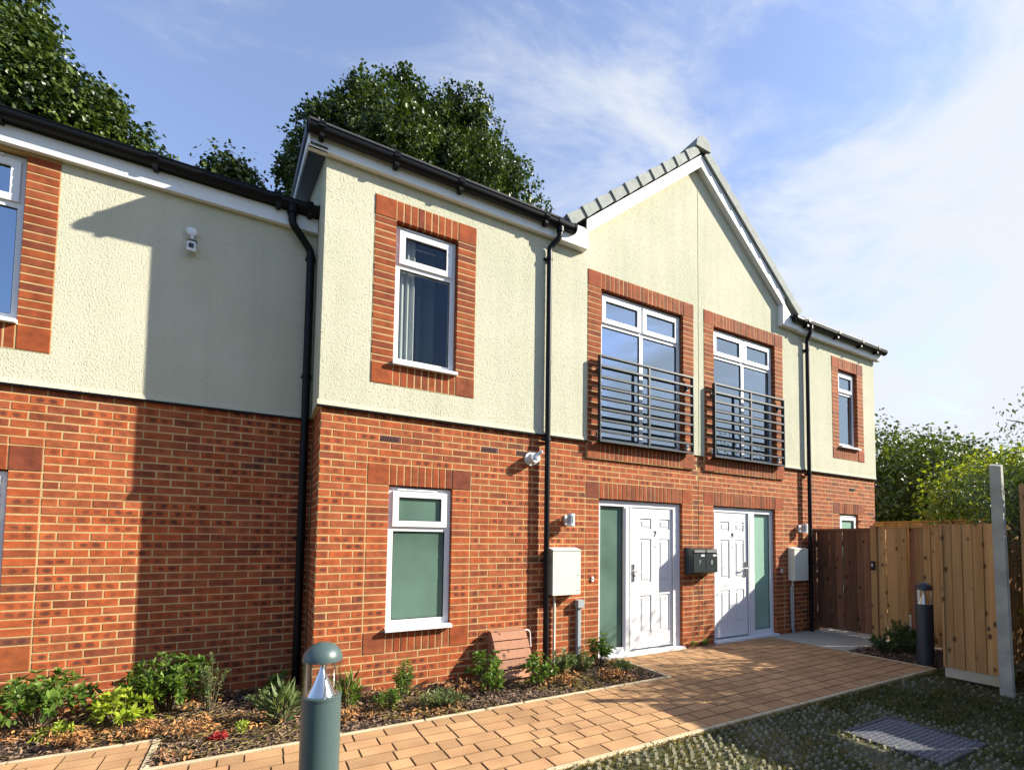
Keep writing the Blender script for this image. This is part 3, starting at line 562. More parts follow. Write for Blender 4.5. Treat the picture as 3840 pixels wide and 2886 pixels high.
# verge tiles: stepped caps up both rakes, ridge tile at the apex
def verge(h, x0, x1, zf, n):
    ang = math.atan2(zf(x1)-zf(x0), x1-x0)
    me = None; L = math.hypot(x1-x0, zf(x1)-zf(x0))/n
    mb = MB(); t = 0.130
    # local: s up the slope, y depth, w normal; lower end proud and lower
    def P(s_, y, w): return (s_*math.cos(ang)-w*math.sin(ang)*(1 if True else 1), y, s_*math.sin(ang)+w*math.cos(ang))
    sgn = 1
    a, b = 0.0, L+0.012
    pts = [P(a, -0.172, -t), P(b, -0.160, -t+0.016), P(b, 0.25, -t+0.06), P(a, 0.25, -t+0.06), P(a, -0.172, 0.022), P(b, -0.160, 0.0), P(b, 0.25, 0.0), P(a, 0.25, 0.022)]
    mb.hexa(pts); mb.bar(P(a+0.004, -0.175, -t), P(a+0.004, -0.175, 0.02), 0.012, 0.008, (0, 1, 0))
    me = mb.mesh('verge_tile', MT['verge'])
    for i in range(n):
        x = x0+(x1-x0)*i/n; o = put('verge_tile', me, HOUSE[h], (x, 0, zf(x)))
verge('7', 2.73, 5.04, zl, 10)
verge('8', 7.62, 5.30, zr, 10) if False else None
# right rake: mirror of the left
mbR = MB(); angR = math.atan(0.83); LR = 2.33/math.cos(angR)/10
def PR_(s_, y, w): return (-(s_*math.cos(angR)-w*math.sin(angR)), y, s_*math.sin(angR)+w*math.cos(angR))
pp = [PR_(0, -0.172, -0.13), PR_(LR+.012, -0.160, -0.116), PR_(LR+.012, 0.25, -0.09), PR_(0, 0.25, -0.09), PR_(0, -0.172, 0.022), PR_(LR+.012, -0.160, 0), PR_(LR+.012, 0.25, 0), PR_(0, 0.25, 0.022)]
mbR.hexa([pp[1], pp[0], pp[3], pp[2], pp[5], pp[4], pp[7], pp[6]]); meR = mbR.mesh('verge_tile', MT['verge'])
for i in range(10):
    x = 7.64-2.33*i/10; put('verge_tile', meR, HOUSE['8'], (x, 0, zr(x)))
mb = MB(); zt = zl(5.183); ring = [(-0.155, -0.12), (-0.14, -0.02), (-0.09, 0.05), (0, 0.085), (0.09, 0.05), (0.14, -0.02), (0.155, -0.12)]
poly = [(5.175+x*1.0, zt+z) for x, z in ring]; prism(poly[::-1], -0.185, 0.22).build('ridge_tile', 'verge', HOUSE['7'])
# ---- eaves: fascia, soffit, gutter (half round), brackets, downpipe
def eaves(h, x0, x1, y, zs, zft, gy, gz0, clips, endcap=(True, True)):
    mb = MB(); mb.box(x0, x1, y, y+0.02, zs-0.008, zft); mb.box(x0, x1, y-0.0035, y-0.0002, zs-0.008, zs+0.012); mb.build('fascia', 'fascia', HOUSE[h])
    MB().box(x0+0.002, x1-0.002, y+0.0203, (AY+YR if h == 'A' else YR)-0.001, zs, zs+0.01).build('soffit', 'fascia', HOUSE[h])
    mb = MB(); n = 12; R = 0.058; prof = [(gy+R*math.cos(PI+PI*i/n), gz0+R+R*1.0*math.sin(PI+PI*i/n)) for i in range(n+1)]
    prof = [(prof[0][0]-0.004, prof[0][1]+0.022)]+prof+[(prof[-1][0], prof[-1][1]+0.022)]
    for i in range(len(prof)-1):
        (a, b), (c, d) = prof[i], prof[i+1]; mb.poly([(x0, a, b), (x1, a, b), (x1, c, d), (x0, c, d)])
        mb.poly([(x0, a*0.999+gy*.001, b+0.003), (x0, c, d+0.003), (x1, c, d+0.003), (x1, a, b+0.003)])
    mb.box(x0, x1, prof[0][0]-0.006, prof[0][0]+0.004, prof[0][1]-0.008, prof[0][1])
    for e, xe in zip(endcap, (x0, x1)):
        if e: mb.tube([(xe-0.006, gy, gz0+R), (xe+0.006, gy, gz0+R)], R+0.006, 16)
    g = mb.build('gutter', 'black', HOUSE[h], smooth=False)
    for cx in clips:
        b = MB(); b.box(cx-0.022, cx+0.022, gy-R*0.55, y-0.001, gz0-0.026, gz0+0.012); b.box(cx-0.03, cx+0.03, gy-R-0.010, gy-R+0.004, gz0+R*0.8, gz0+2*R*0.90); b.build('bracket', 'black', g)
    return g
eaves('A', -4.4, -0.30 if False else -0.03, AY-0.095, 4.925, 5.14, AY-0.158, 5.075, (-3.7, -2.5, -1.45, -0.42, -0.12))
eaves('B', -0.20, 2.60, -0.10, 5.355, 5.57, -0.162, 5.445, (-0.09, 0.62, 1.32, 2.42))
mb = MB(); mb.box(-0.20, 2.80, -0.155, -0.10, 5.555, 5.60); mb.build('felt_tray', 'tile', HOUSE['B'])
eaves('8', 7.62, 10.42, -0.12, 5.29, 5.48, -0.185, 5.39, (7.75, 8.7, 9.5, 10.1))
g2 = MB(); g2.tube([(2.60, -0.162, 5.503), (2.84, -0.162, 5.503)], 0.058, 18); g2.tube([(2.83, -0.162, 5.503), (2.852, -0.162, 5.503)], 0.066, 18); g2.tube([(2.585, -0.162, 5.503), (2.66, -0.162, 5.503)], 0.066, 18); g2.build('gutter', 'black', HOUSE['B'])
g3 = MB(); g3.tube([(7.42, -0.185, 5.448), (7.64, -0.185, 5.448)], 0.058, 18); g3.tube([(7.405, -0.185, 5.448), (7.43, -0.185, 5.448)], 0.066, 18); g3.build('gutter', 'black', HOUSE['8'])
# roof verge of the jutting house over the set-back wing, rising away from the eaves
mb = MB(); dy = 4.9
def vb(x0, x1, zo, w, m, nm): 
    b = MB(); b.hexa([(x0, -0.12, 5.355+zo), (x1, -0.12, 5.355+zo), (x1, dy, 5.355+zo+dy*t22), (x0, dy, 5.355+zo+dy*t22), (x0, -0.12, 5.355+zo+w), (x1, -0.12, 5.355+zo+w), (x1, dy, 5.355+zo+w+dy*t22), (x0, dy, 5.355+zo+w+dy*t22)]); b.build(nm, m, HOUSE['B'])
vb(-0.202, -0.184, 0.0, 0.17, 'fascia', 'barge_board'); vb(-0.183, -0.026, 0.012, 0.012, 'dark', 'soffit'); vb(-0.222, -0.2025, 0.10, 0.12, 'black', 'verge_trim')
MB().box(-0.1955, -0.03, -0.0995, -0.0245, 5.347, 5.356).build('soffit', 'fascia', HOUSE['B'])
mb = MB(); mb.hexa([(-0.022, 0.0, 5.3705), (0.0, 0.0, 5.3705), (0.0, 4.6, 5.3705), (-0.022, 4.6, 5.3705), (-0.022, 0, 5.40), (0, 0, 5.40), (0, 4.6, 5.40+4.6*t22), (-0.022, 4.6, 5.40+4.6*t22)]); mb.build('render_coat', 'render', HOUSE['B'])
mb = MB(); mb.box(-0.0235, -0.001, AY+0.01, 4.6, 4.95, 5.3702); mb.build('render_coat', 'render', HOUSE['B'])

def downpipe(h, top, pts, r, clips, wall_y):
    p = MB().tube(pts, r, 16).build('downpipe', 'black', HOUSE[h]); x, y = pts[-1][0], pts[-1][1]
    mb = MB().tube([(pts[0][0], pts[0][1], pts[0][2]-0.05), (pts[0][0], pts[0][1], pts[0][2]+0.03)], r*1.35, 16); mb.build('outlet', 'black', p)
    for z in clips:
        mb = MB().tube([(x, y, z-0.02), (x, y, z+0.02)], r+0.007, 16); mb.box(x-0.062, x+0.062, wall_y-0.012, wall_y-0.001, z-0.014, z+0.014)
        mb.bar((x-0.05, wall_y-0.01, z), (x-0.02, y, z), 0.018, 0.02); mb.bar((x+0.05, wall_y-0.01, z), (x+0.02, y, z), 0.018, 0.02); mb.smooth = False; mb.build('pipe_clip', 'black', p)
def bend(pts, n=4):     # round the corners of a poly-line
    out = [Vector(pts[0])]
    for i in range(1, len(pts)-1):
        a, b, c = map(Vector, pts[i-1:i+2]); k = 0.05
        p, q = b+(a-b).normalized()*k, b+(c-b).normalized()*k
        for j in range(n+1):
            t = j/n; out.append(p*(1-t)**2+b*2*t*(1-t)+q*t*t)
    return out+[Vector(pts[-1])]
downpipe('A', 0, bend([(-0.285, AY-0.158, 5.07), (-0.285, AY-0.158, 4.92), (-0.088, AY-0.085, 4.70), (-0.088, AY-0.085, 0.02)]), 0.040, (4.62, 3.3, 1.55), AY)
downpipe('7', 0, bend([(2.63, -0.162, 5.44), (2.63, -0.162, 5.33), (2.53, -0.075, 5.20), (2.53, -0.075, 0.06)]), 0.034, (5.06, 2.78, 1.30), YR)
downpipe('8', 0, bend([(7.86, -0.185, 5.40), (7.86, -0.185, 5.30), (7.92, -0.08, 5.20), (7.92, -0.08, 0.0)]), 0.034, (5.02, 2.76, 1.2), YR)
def textmesh(c):
    o = bpy.data.objects.new('number', c); me = bpy.data.meshes.new_from_object(o); bpy.data.objects.remove(o); return me
# ---- windows: frame > sash, pane, sill, trickle_vent
YF = 0.045
def ring(mb, x0, x1, z0, z1, w, y0, y1):
    mb.box(x0, x0+w, y0, y1, z0, z1); mb.box(x1-w, x1, y0, y1, z0, z1); mb.box(x0+w, x1-w, y0, y1, z0, z0+w); mb.box(x0+w, x1-w, y0, y1, z1-w, z1)
def pane(par, x0, x1, z0, z1, y, m):
    b = MB(); b.box(x0-0.004, x1+0.004, y, y+0.006, z0-0.004, z1+0.004); b.build('pane', m, par)
    g = MB(); w = 0.007
    g.box(x0, x0+w, y-0.010, y-0.001, z0, z1); g.box(x1-w, x1, y-0.010, y-0.001, z0, z1); g.box(x0+w, x1-w, y-0.010, y-0.001, z1-w, z1); g.box(x0+w, x1-w, y-0.010, y-0.001, z0, z0+w); g.build('gasket', 'dark', par)
def window(h, o, yoff=0.0, cols=1, top=0.375, glass='glass', sill=True, zb=None):
    x0, x1, z0, z1 = o; y = yoff+YF; sb = 0.03 if sill else 0.0
    fx0, fx1, fz0, fz1 = x0+0.004, x1-0.004, z0+sb, z1-0.006; w = 0.058
    zt = fz1-w-top+0.03; mb = MB(); mb.box(fx0, fx0+w, y, y+0.06, fz0, fz1); mb.box(fx1-w, fx1, y, y+0.06, fz0, fz1)
    mb.box(fx0+w, fx1-w, y, y+0.06, fz1-w, fz1); mb.box(fx0+w, fx1-w, y, y+0.06, fz0, fz0+0.068); mb.box(fx0+w, fx1-w, y, y+0.06, zt-0.062, zt)
    cw = (fx1-fx0-2*w-(cols-1)*0.062)/cols; cells = []
    for i in range(cols):
        a = fx0+w+i*(cw+0.062); cells.append((a, a+cw))
        if i: mb.box(a-0.062, a, y, y+0.06, fz0+0.068, zt-0.062); mb.box(a-0.062, a, y, y+0.06, zt, fz1-w)
    fr = mb.build('window', 'upvc', HOUSE[h])
    for a, b in cells:
        s = MB(); ring(s, a-0.012, b+0.012, zt-0.014, fz1-w+0.014, 0.062, y-0.022, y-0.0005); s.build('sash', 'upvc', fr)
        pane(fr, a+0.050, b-0.050, zt+0.048, fz1-w-0.048, y+0.0075, glass)
        pane(fr, a, b, fz0+0.068, zt-0.062, y+0.022, glass)
    v = MB(); v.box(fx0+0.09, min(fx0+0.52, fx1-0.09), y-0.018, y-0.0005, fz1-0.032, fz1-0.012); v.build('trickle_vent', 'white', fr)
    if sill:
        s = MB(); s.hexa([(x0-0.012, yoff-0.062+min(0, YS*0.8 if z0 > 2.8 else 0), z0-0.006), (x1+0.008, yoff-0.062+min(0, YS*0.8 if z0 > 2.8 else 0), z0-0.006), (x1+0.008, y+0.0, z0-0.006), (x0-0.012, y+0.0, z0-0.006),
                         (x0-0.012, yoff-0.062+min(0, YS*0.8 if z0 > 2.8 else 0), z0+0.027), (x1+0.008, yoff-0.062+min(0, YS*0.8 if z0 > 2.8 else 0), z0+0.027), (x1+0.008, y+0.0, z0+0.036), (x0-0.012, y+0.0, z0+0.036)])
        s.build('sill', 'upvc', fr)
    return fr
window('B', U_B, 0, glass='glassb'); window('B', O_B, 0, glass='frost')
for hh, oo in (('7', U_7), ('8', U_8)):
    w_ = window(hh, oo, 0, 2, 0.372, sill=False)
    MB().hexa([(oo[0]-0.06, -0.115, 2.832), (oo[1]+0.04, -0.115, 2.832), (oo[1]+0.04, -0.0305, 2.834), (oo[0]-0.06, -0.0305, 2.834), (oo[0]-0.06, -0.115, 2.846), (oo[1]+0.04, -0.115, 2.846), (oo[1]+0.04, -0.0305, 2.852), (oo[0]-0.06, -0.0305, 2.852)]).box(oo[0]+0.003, oo[1]-0.003, -0.0303, 0.044, 2.8505, 2.857).build('sill', 'dark', w_)
window('8', U_D, 0, 1, 0.36); window('8', O_D, 0, 1, 0.36, 'mint'); window('A', O_A, AY, glass='frost'); window('A', U_A, AY)
# curtain drawn to the left of the upper window, blinds deeper in
def curtain(h, x0, x1, z0, z1, y, m, n, amp=0.03, nm='curtain'):
    mb = MB(); K = n*6; pts = [(x0+(x1-x0)*i/K, y+amp*math.sin(i/K*n*2*PI)+amp*0.4*math.sin(i*1.7)) for i in range(K+1)]
    for i in range(K): (a, b), (c, d) = pts[i], pts[i+1]; mb.poly([(a, b, z0), (c, d, z0), (c, d, z1), (a, b, z1)])
    mb.smooth = True; return mb.build(nm, m, HOUSE[h])
curtain('B', 0.74, 0.92, 3.40, 4.88, 0.15, 'cloth', 3, 0.018); curtain('B', 0.94, 1.20, 3.4, 4.9, 0.32, 'cloth2', 3)
MB().tube([(0.70, 0.24, 4.84), (1.34, 0.24, 4.84)], 0.014, 10).build('curtain_rail', 'chrome', HOUSE['B'])
curtain('7', 4.55, 4.80, 2.9, 4.8, 0.35, 'cloth2', 3); curtain('7', 3.42, 3.52, 2.9, 4.8, 0.35, 'cloth2', 2)
curtain('8', 6.75, 7.0, 2.9, 4.8, 0.35, 'cloth2', 3); curtain('A', -2.62, -2.40, 3.4, 4.85, AY+0.3, 'cloth2', 3)

# ---- front doors: door_frame > pane, threshold; door > panel, handle, number, spyhole
def front_door(h, o, side, num):
    x0, x1, z0, z1 = o; y = 0.05; mb = MB(); w = 0.055; f0, f1 = x0+0.006, x1-0.006; zt = z1-0.006; zb = 0.03
    if side == 'L': g0, g1, m0, m1, d0, d1 = f0+0.045, 3.832, 3.832, 3.925, 3.925, f1-0.125
    else: d0, d1, m0, m1, g0, g1 = f0+0.05, 6.425, 6.425, 6.565, 6.565, f1-0.055
    mb.box(f0, f0+(0.045 if side == 'L' else 0.05), y, y+0.07, zb, zt); mb.box(f1-(0.125 if side == 'L' else 0.055), f1, y, y+0.07, zb, zt)
    mb.box(m0, m1, y, y+0.07, zb, zt-0.075); mb.box(f0+0.0505, f1-0.1255 if side == 'L' else f1-0.0555, y, y+0.07, zt-0.075, zt); mb.box(g0, g1, y, y+0.07, zb, 0.115)
    fr = mb.build('door_frame', 'upvc', HOUSE[h])
    tr = MB(); tr.box(d0-0.0, d0+0.018, y-0.012, y-0.0005, zb+0.03, zt-0.07); tr.box(d1-0.018, d1, y-0.012, y-0.0005, zb+0.03, zt-0.07); tr.box(m0+0.02, m1-0.02, y-0.012, y-0.0005, 0.06, zt-0.09); tr.build('door_stop', 'upvc', fr)
    pane(fr, g0, g1, 0.115, zt-0.075, y+0.045, 'frost' if side == 'L' else 'mint')
    t = MB(); t.hexa([(x0-0.01, -0.05, 0.0), (x1+0.015, -0.05, 0.0), (x1+0.015, 0.12, 0.0), (x0-0.01, 0.12, 0.0), (x0-0.01, -0.05, 0.03), (x1+0.015, -0.05, 0.03), (x1+0.015, 0.12, 0.045), (x0-0.01, 0.12, 0.045)]); t.build('threshold', 'upvc', fr)
    # leaf: slab with recessed panels carrying raised fields
    L0, L1, z_a, z_b = d0+0.02, d1-0.02, 0.065, zt-0.078; yl = y+0.012
    off = 0 if side == 'L' else 0
    px = [(4.125, 4.335), (4.478, 4.682)] if side == 'L' else [(5.768, 5.978), (6.112, 6.322)]
    pz = [(1.72, 1.868), (0.975, 1.58), (0.268, 0.79)]
    holes = [(a, b, c, d) for a, b in px for c, d in pz]
    lf = MB(); grid_slab(lf, L0, L1, z_a, z_b, yl, yl+0.045, holes)
    for a, b, c, d in holes:
        lf.poly([(a, yl+0.014, c), (b, yl+0.014, c), (b, yl+0.014, d), (a, yl+0.014, d)])
    leaf = lf.build('door', 'upvc', HOUSE[h])
    for a, b, c, d in holes:
        p = MB(); k = 0.022; q = 0.045
        o4 = [(a+k, yl+0.013, c+k), (b-k, yl+0.013, c+k), (b-k, yl+0.013, d-k), (a+k, yl+0.013, d-k)]; i4 = [(a+q, yl+0.003, c+q), (b-q, yl+0.003, c+q), (b-q, yl+0.003, d-q), (a+q, yl+0.003, d-q)]
        p.poly(i4)
        for i in range(4): p.poly([o4[i], o4[(i+1) % 4], i4[(i+1) % 4], i4[i]])
        p.build('panel', 'upvc', leaf)
    hx = L0+0.055 if side == 'L' else L1-0.055; s = 1 if side == 'L' else -1
    hd = MB(); hd.box(hx-0.016, hx+0.016, yl-0.012, yl-0.0005, 0.99, 1.23); hd.tube([(hx, yl-0.01, 1.13), (hx, yl-0.05, 1.13), (hx+s*0.03, yl-0.055, 1.13), (hx+s*0.13, yl-0.05, 1.125)], 0.010, 10); hd.tube([(hx, yl-0.018, 1.03), (hx, yl-0.005, 1.03)], 0.010, 10); hd.smooth = False
    hd.build('handle', 'chrome', leaf)
    cx = 4.402 if side == 'L' else 6.044
    MB().tube([(cx, yl-0.006, 1.47), (cx, yl+0.002, 1.47)], 0.008, 10).build('spyhole', 'dark', leaf)
    c = bpy.data.curves.new('number', 'FONT'); c.body = num; c.size = 0.105; c.extrude = 0.002; c.align_x = 'CENTER'; c.align_y = 'CENTER'; c.offset = 0.003; c.materials.append(MT['dark'])
    t = bpy.data.objects.new('number', textmesh(c)); COL.objects.link(t); t.location = (cx, yl-0.003, 1.65); t.rotation_euler = (PI/2, 0, 0); setpar(t, leaf)
front_door('7', O_7, 'L', '7'); front_door('8', O_8, 'R', '8')

# ---- balcony railings
def railing(x0, x1, label):
    y0, y1, zb, zt = -0.13, -0.07, 2.835, 3.985; yc = -0.10
    t = thing('balcony_railing', ((x0+x1)/2, -0.1, zb), label, 'railing', 'grey steel railings across the upper windows')
    for x in (x0, x1-0.014): MB().box(x, x+0.014, y0, y1, zb, zt).build('end_post', 'rail', t)
    MB().box((x0+x1)/2-0.016, (x0+x1)/2+0.016, y0+0.006, y0+0.04, zb+0.012, zt-0.012).build('mid_post', 'rail', t)
    for k in range(9):
        z = zb+(zt-zb)*k/8; zz0, zz1 = (z, z+0.022) if k == 0 else ((z-0.022, z) if k == 8 else (z-0.013, z+0.013))
        yy = (y0, y0+0.055) if k in (0, 8) else (y0+0.004, y0+0.048)
        MB().box(x0+0.0142, x1-0.0142, yy[0], yy[1], zz0, zz1).build('rail_bar', 'rail', t)
    for x, s in ((x0+0.014, 1), (x1-0.014, -1)):
        for z in (zb+0.11, zt-0.16):
            b = MB(); b.bar((x+s*0.03, -0.072, z), (x+s*0.03, YS-0.001, z), 0.03, 0.012); b.box(min(x+s*0.005, x+s*0.075), max(x+s*0.005, x+s*0.075), YS-0.008, YS-0.0015, z-0.04, z+0.04)
            b.tube([(x+s*0.055, YS-0.02, z+0.015), (x+s*0.055, YS-0.008, z+0.015)], 0.012, 6); b.smooth = False; b.build('wall_bracket', 'chrome' if z < 3.2 else 'rail', t)
railing(3.285, 4.995, 'grey bar railing over the glazed upper doors nearer the round flue')
railing(5.45, 7.165, 'grey bar railing over the glazed upper doors nearer the garden gate')

# ---- wall fittings
def tagm(o, label, cat, group=None): return tag(o, label, cat, group)
def meter(x0, x1, z0, z1, label):
    t = thing('meter_cupboard', ((x0+x1)/2, -0.05, z0), label, 'meter box', 'meter cupboards beside the front doors')
    MB().box(x0, x1, -0.10, -0.0005, z0, z1-0.02).build('case', 'meter', t)
    b = MB(); b.hexa([(x0-0.006, -0.128, z0-0.004), (x1+0.006, -0.128, z0-0.004), (x1+0.006, -0.1003, z0-0.004), (x0-0.006, -0.1003, z0-0.004), (x0-0.006, -0.128, z1-0.02), (x1+0.006, -0.128, z1-0.02), (x1+0.006, -0.1003, z1-0.008), (x0-0.006, -0.1003, z1-0.008)]); b.build('door', 'meter', t)
    b = MB(); b.hexa([(x0-0.008, -0.134, z1-0.0195), (x1+0.008, -0.134, z1-0.0195), (x1+0.008, -0.0005, z1-0.0195), (x0-0.008, -0.0005, z1-0.0195), (x0-0.008, -0.134, z1-0.008), (x1+0.008, -0.134, z1-0.008), (x1+0.008, -0.0005, z1+0.02), (x0-0.008, -0.0005, z1+0.02)]); b.build('hood', 'meter', t)
    for z in (z0+0.05, z0+0.24): MB().tube([(x1-0.03, -0.134, z), (x1-0.03, -0.128, z)], 0.007, 10).build('lock', 'grey', t)
    MB().tube([(x0+0.075, -0.03, z0-0.001), (x0+0.075, -0.03, 0.05)], 0.016, 12).build('service_pipe', 'meter', t)
    return t
meter(2.60, 2.99, 0.885, 1.44, 'cream meter box between the black downpipe and door 7')
m8 = meter(7.39, 7.76, 0.905, 1.45, 'shaded grey meter box beyond door 8 near the wooden gate')
b = MB(); b.tube([(7.42, -0.035, 0.80), (7.43, -0.035, 0.12), (7.47, -0.035, 0.02)], 0.022, 12); tagm(b.build('cable_sleeve', 'grey'), 'grey cable sleeve under the shaded meter box by door 8', 'conduit')
t = thing('cable_trunking', (3.04, -0.04, 0), 'grey capped cable trunking on the bricks left of door 7', 'conduit')
MB().box(2.995, 3.085, -0.085, -0.0005, 0.705, 0.80).build('junction_cap', 'grey', t)
MB().box(3.012, 3.058, -0.055, -0.0005, 0.12, 0.7045).build('trunk', 'grey', t); MB().box(3.005, 3.068, -0.062, -0.0005, 0.0, 0.1195).build('foot', 'black', t)
def bell(x, z, label):
    t = thing('doorbell', (x, -0.01, z), label, 'doorbell', 'doorbells beside the front doors'); MB().box(x-0.014, x+0.014, -0.018, -0.0005, z-0.035, z+0.03).build('case', 'white', t); MB().tube([(x, -0.023, z), (x, -0.018, z)], 0.008, 10).build('button', 'grey', t)
bell(3.262, 1.055, 'small white doorbell on the quoin bricks left of door 7'); bell(7.20, 1.07, 'small white doorbell in shade right of door 8')
def wall_lamp(x, z, label):
    t = thing('wall_lamp', (x, -0.01, z), label, 'wall light', 'wall lights above the meter cupboards'); MB().box(x-0.035, x+0.035, -0.022, -0.0005, z-0.06, z+0.06).build('back_plate', 'white', t)
    b = MB().tube([(x, -0.095, z-0.078), (x, -0.095, z+0.078)], 0.042, 20); b.build('body', 'grey', t)
    for dz in (-0.06, 0.06): MB().tube([(x, -0.095, z+dz-0.012), (x, -0.095, z+dz+0.012)], 0.045, 20).build('trim_ring', 'white', t)
    MB().box(x+0.012, x+0.034, -0.142, -0.115, z-0.078, z+0.078).build('trim_strip', 'white', t); MB().bar((x, -0.02, z), (x, -0.06, z), 0.04, 0.05).build('arm', 'white', t)
wall_lamp(2.86, 1.805, 'white and grey wall light above the cream meter box left of door 7'); wall_lamp(7.72, 1.80, 'white and grey wall light beyond door 8, above the shaded meter box')
t = thing('boiler_flue', (2.335, 0, 2.53), 'round white ribbed boiler flue on the brick beside the downpipe', 'flue')
MB().tube([(2.335, -0.001, 2.53), (2.335, -0.016, 2.53)], 0.082, 28).build('wall_flange', 'white', t)
MB().tube([(2.335, -0.016, 2.53), (2.335, -0.13, 2.53)], 0.050, 24).build('pipe', 'white', t)
for k in range(4): MB().tube([(2.335, -0.058-k*0.024, 2.53), (2.335, -0.068-k*0.024, 2.53)], 0.070-0.004*k, 24).build('rib', 'white', t)
b = MB(); 
for k in range(6): a = k*PI/3; b.bar((2.335, -0.150, 2.53), (2.335+0.055*math.cos(a), -0.136, 2.53+0.055*math.sin(a)), 0.006, 0.006)
b.tube([(2.335, -0.158, 2.53), (2.335, -0.146, 2.53)], 0.018, 12); b.smooth = False; b.build('guard', 'chrome', t)
b = MB(); b.tube([(2.36, -0.13, 2.56), (2.385, -0.165, 2.60), (2.40, -0.18, 2.60)], [0.020, 0.020, 0.018], 12); b.build('deflector', 'white', t)
# security camera on the shaded wing
t = thing('security_camera', (-1.15, AY, 4.5), 'small white security camera hanging from a box on the shaded render', 'camera'); ya = AY+YR
b = MB(); b.lathe([(0.0, 0), (0.044, 0), (0.047, 0.012), (0.045, 0.05), (0.030, 0.06), (0, 0.06)], (0, 0, 0), 8); b.v = [(-1.155+x, ya-z, 4.575+y) for x, y, z in b.v]; b.build('junction_box', 'white', t)
MB().tube([(-1.15, ya-0.035, 4.535), (-1.148, ya-0.055, 4.49), (-1.148, ya-0.062, 4.455)], 0.013, 10).build('arm', 'white', t)
MB().hexa([(-1.185, ya-0.115, 4.355), (-1.110, ya-0.115, 4.355), (-1.110, ya-0.035, 4.375), (-1.185, ya-0.035, 4.375), (-1.180, ya-0.10, 4.455), (-1.115, ya-0.10, 4.455), (-1.115, ya-0.03, 4.465), (-1.180, ya-0.03, 4.465)]).build('housing', 'white', t)
MB().box(-1.168, -1.127, ya-0.121, ya-0.1165 + 0.006, 4.385, 4.425).build('lens', 'lens', t); MB().box(-1.188, -1.107, ya-0.12, ya-0.025, 4.4665, 4.474).build('sun_shield', 'grey', t)
# twin post box between the doors
t = thing('post_box', (5.17, -0.09, 1.1), 'black double post box with two silver flaps between the white front doors', 'post box')
MB().hexa([(4.925, -0.165, 1.10), (5.43, -0.165, 1.10), (5.43, -0.001, 1.06), (4.925, -0.001, 1.06), (4.925, -0.165, 1.438), (5.43, -0.165, 1.438), (5.43, -0.001, 1.462), (4.925, -0.001, 1.462)]).build('case', 'postbox', t)
for i, nn in enumerate('78'):
    a = 4.932+i*0.2505; d = MB().box(a, a+0.243, -0.173, -0.1655, 1.105, 1.375).build('door', 'postbox', t)
    f = MB().box(a+0.012, a+0.232, -0.178, -0.1655, 1.392, 1.428).build('flap', 'plate', t)
    MB().box(a+0.15, a+0.22, -0.1745, -0.1732, 1.335, 1.362).build('name_plate', 'white', d); MB().tube([(a+0.03, -0.177, 1.26), (a+0.03, -0.1732, 1.26)], 0.008, 10).build('lock', 'chrome', d)
    c = bpy.data.curves.new('number', 'FONT'); c.body = nn; c.size = 0.085; c.extrude = 0.0015; c.align_x = 'CENTER'; c.align_y = 'CENTER'; c.materials.append(MT['grey'])
    o = bpy.data.objects.new('number', textmesh(c)); COL.objects.link(o); o.location = (a+0.121, -0.1752, 1.245); o.rotation_euler = (PI/2, 0, 0); setpar(o, d)
# slatted box against the wall
t = thing('slatted_box', (1.98, -0.15, 0), 'low brown slatted box with a sloping lid against the brick wall', 'box')
xa, xb = 1.80, 2.23; prof = [(-0.03, 0.50), (-0.10, 0.495), (-0.27, 0.36), (-0.36, 0.12), (-0.38, 0.0)]
MB().hexa([(xa+0.01, -0.355, 0.0), (xb-0.01, -0.355, 0.0), (xb-0.01, -0.012, 0.0), (xa+0.01, -0.012, 0.0), (xa+0.01, -0.10, 0.475), (xb-0.01, -0.10, 0.475), (xb-0.01, -0.012, 0.485), (xa+0.01, -0.012, 0.485)]).build('carcass', 'boxwood', t)
sl_ = [(-0.015, 0.505), (-0.105, 0.500), (-0.170, 0.410), (-0.225, 0.318), (-0.280, 0.225), (-0.33, 0.13), (-0.365, 0.03)]
for i in range(len(sl_)-1):
    (a, b), (c, d) = sl_[i], sl_[i+1]; g = 0.05; p0 = (a+(c-a)*g, b+(d-b)*g); p1 = (c-(c-a)*g, d-(d-b)*g); nx, nz = -(b-d), -(c-a); l_ = math.hypot(nx, nz); nx, nz = nx/l_*0.014, -nz/l_*0.014 if False else (c-a)/l_*-0.014
    nx = -(b-d)/l_*0.014; nz = (a-c)/l_*0.014
    MB().hexa([(xa, p1[0], p1[1]), (xb, p1[0], p1[1]), (xb, p0[0], p0[1]), (xa, p0[0], p0[1]), (xa, p1[0]+nx, p1[1]+nz), (xb, p1[0]+nx, p1[1]+nz), (xb, p0[0]+nx, p0[1]+nz), (xa, p0[0]+nx, p0[1]+nz)], random.random()).build('slat', 'boxwood', t)
MB().tube(bend([(2.235, -0.10, 0.50), (2.30, -0.10, 0.50), (2.305, -0.12, 0.30)]), 0.008, 8).build('hose_pipe', 'white', t)
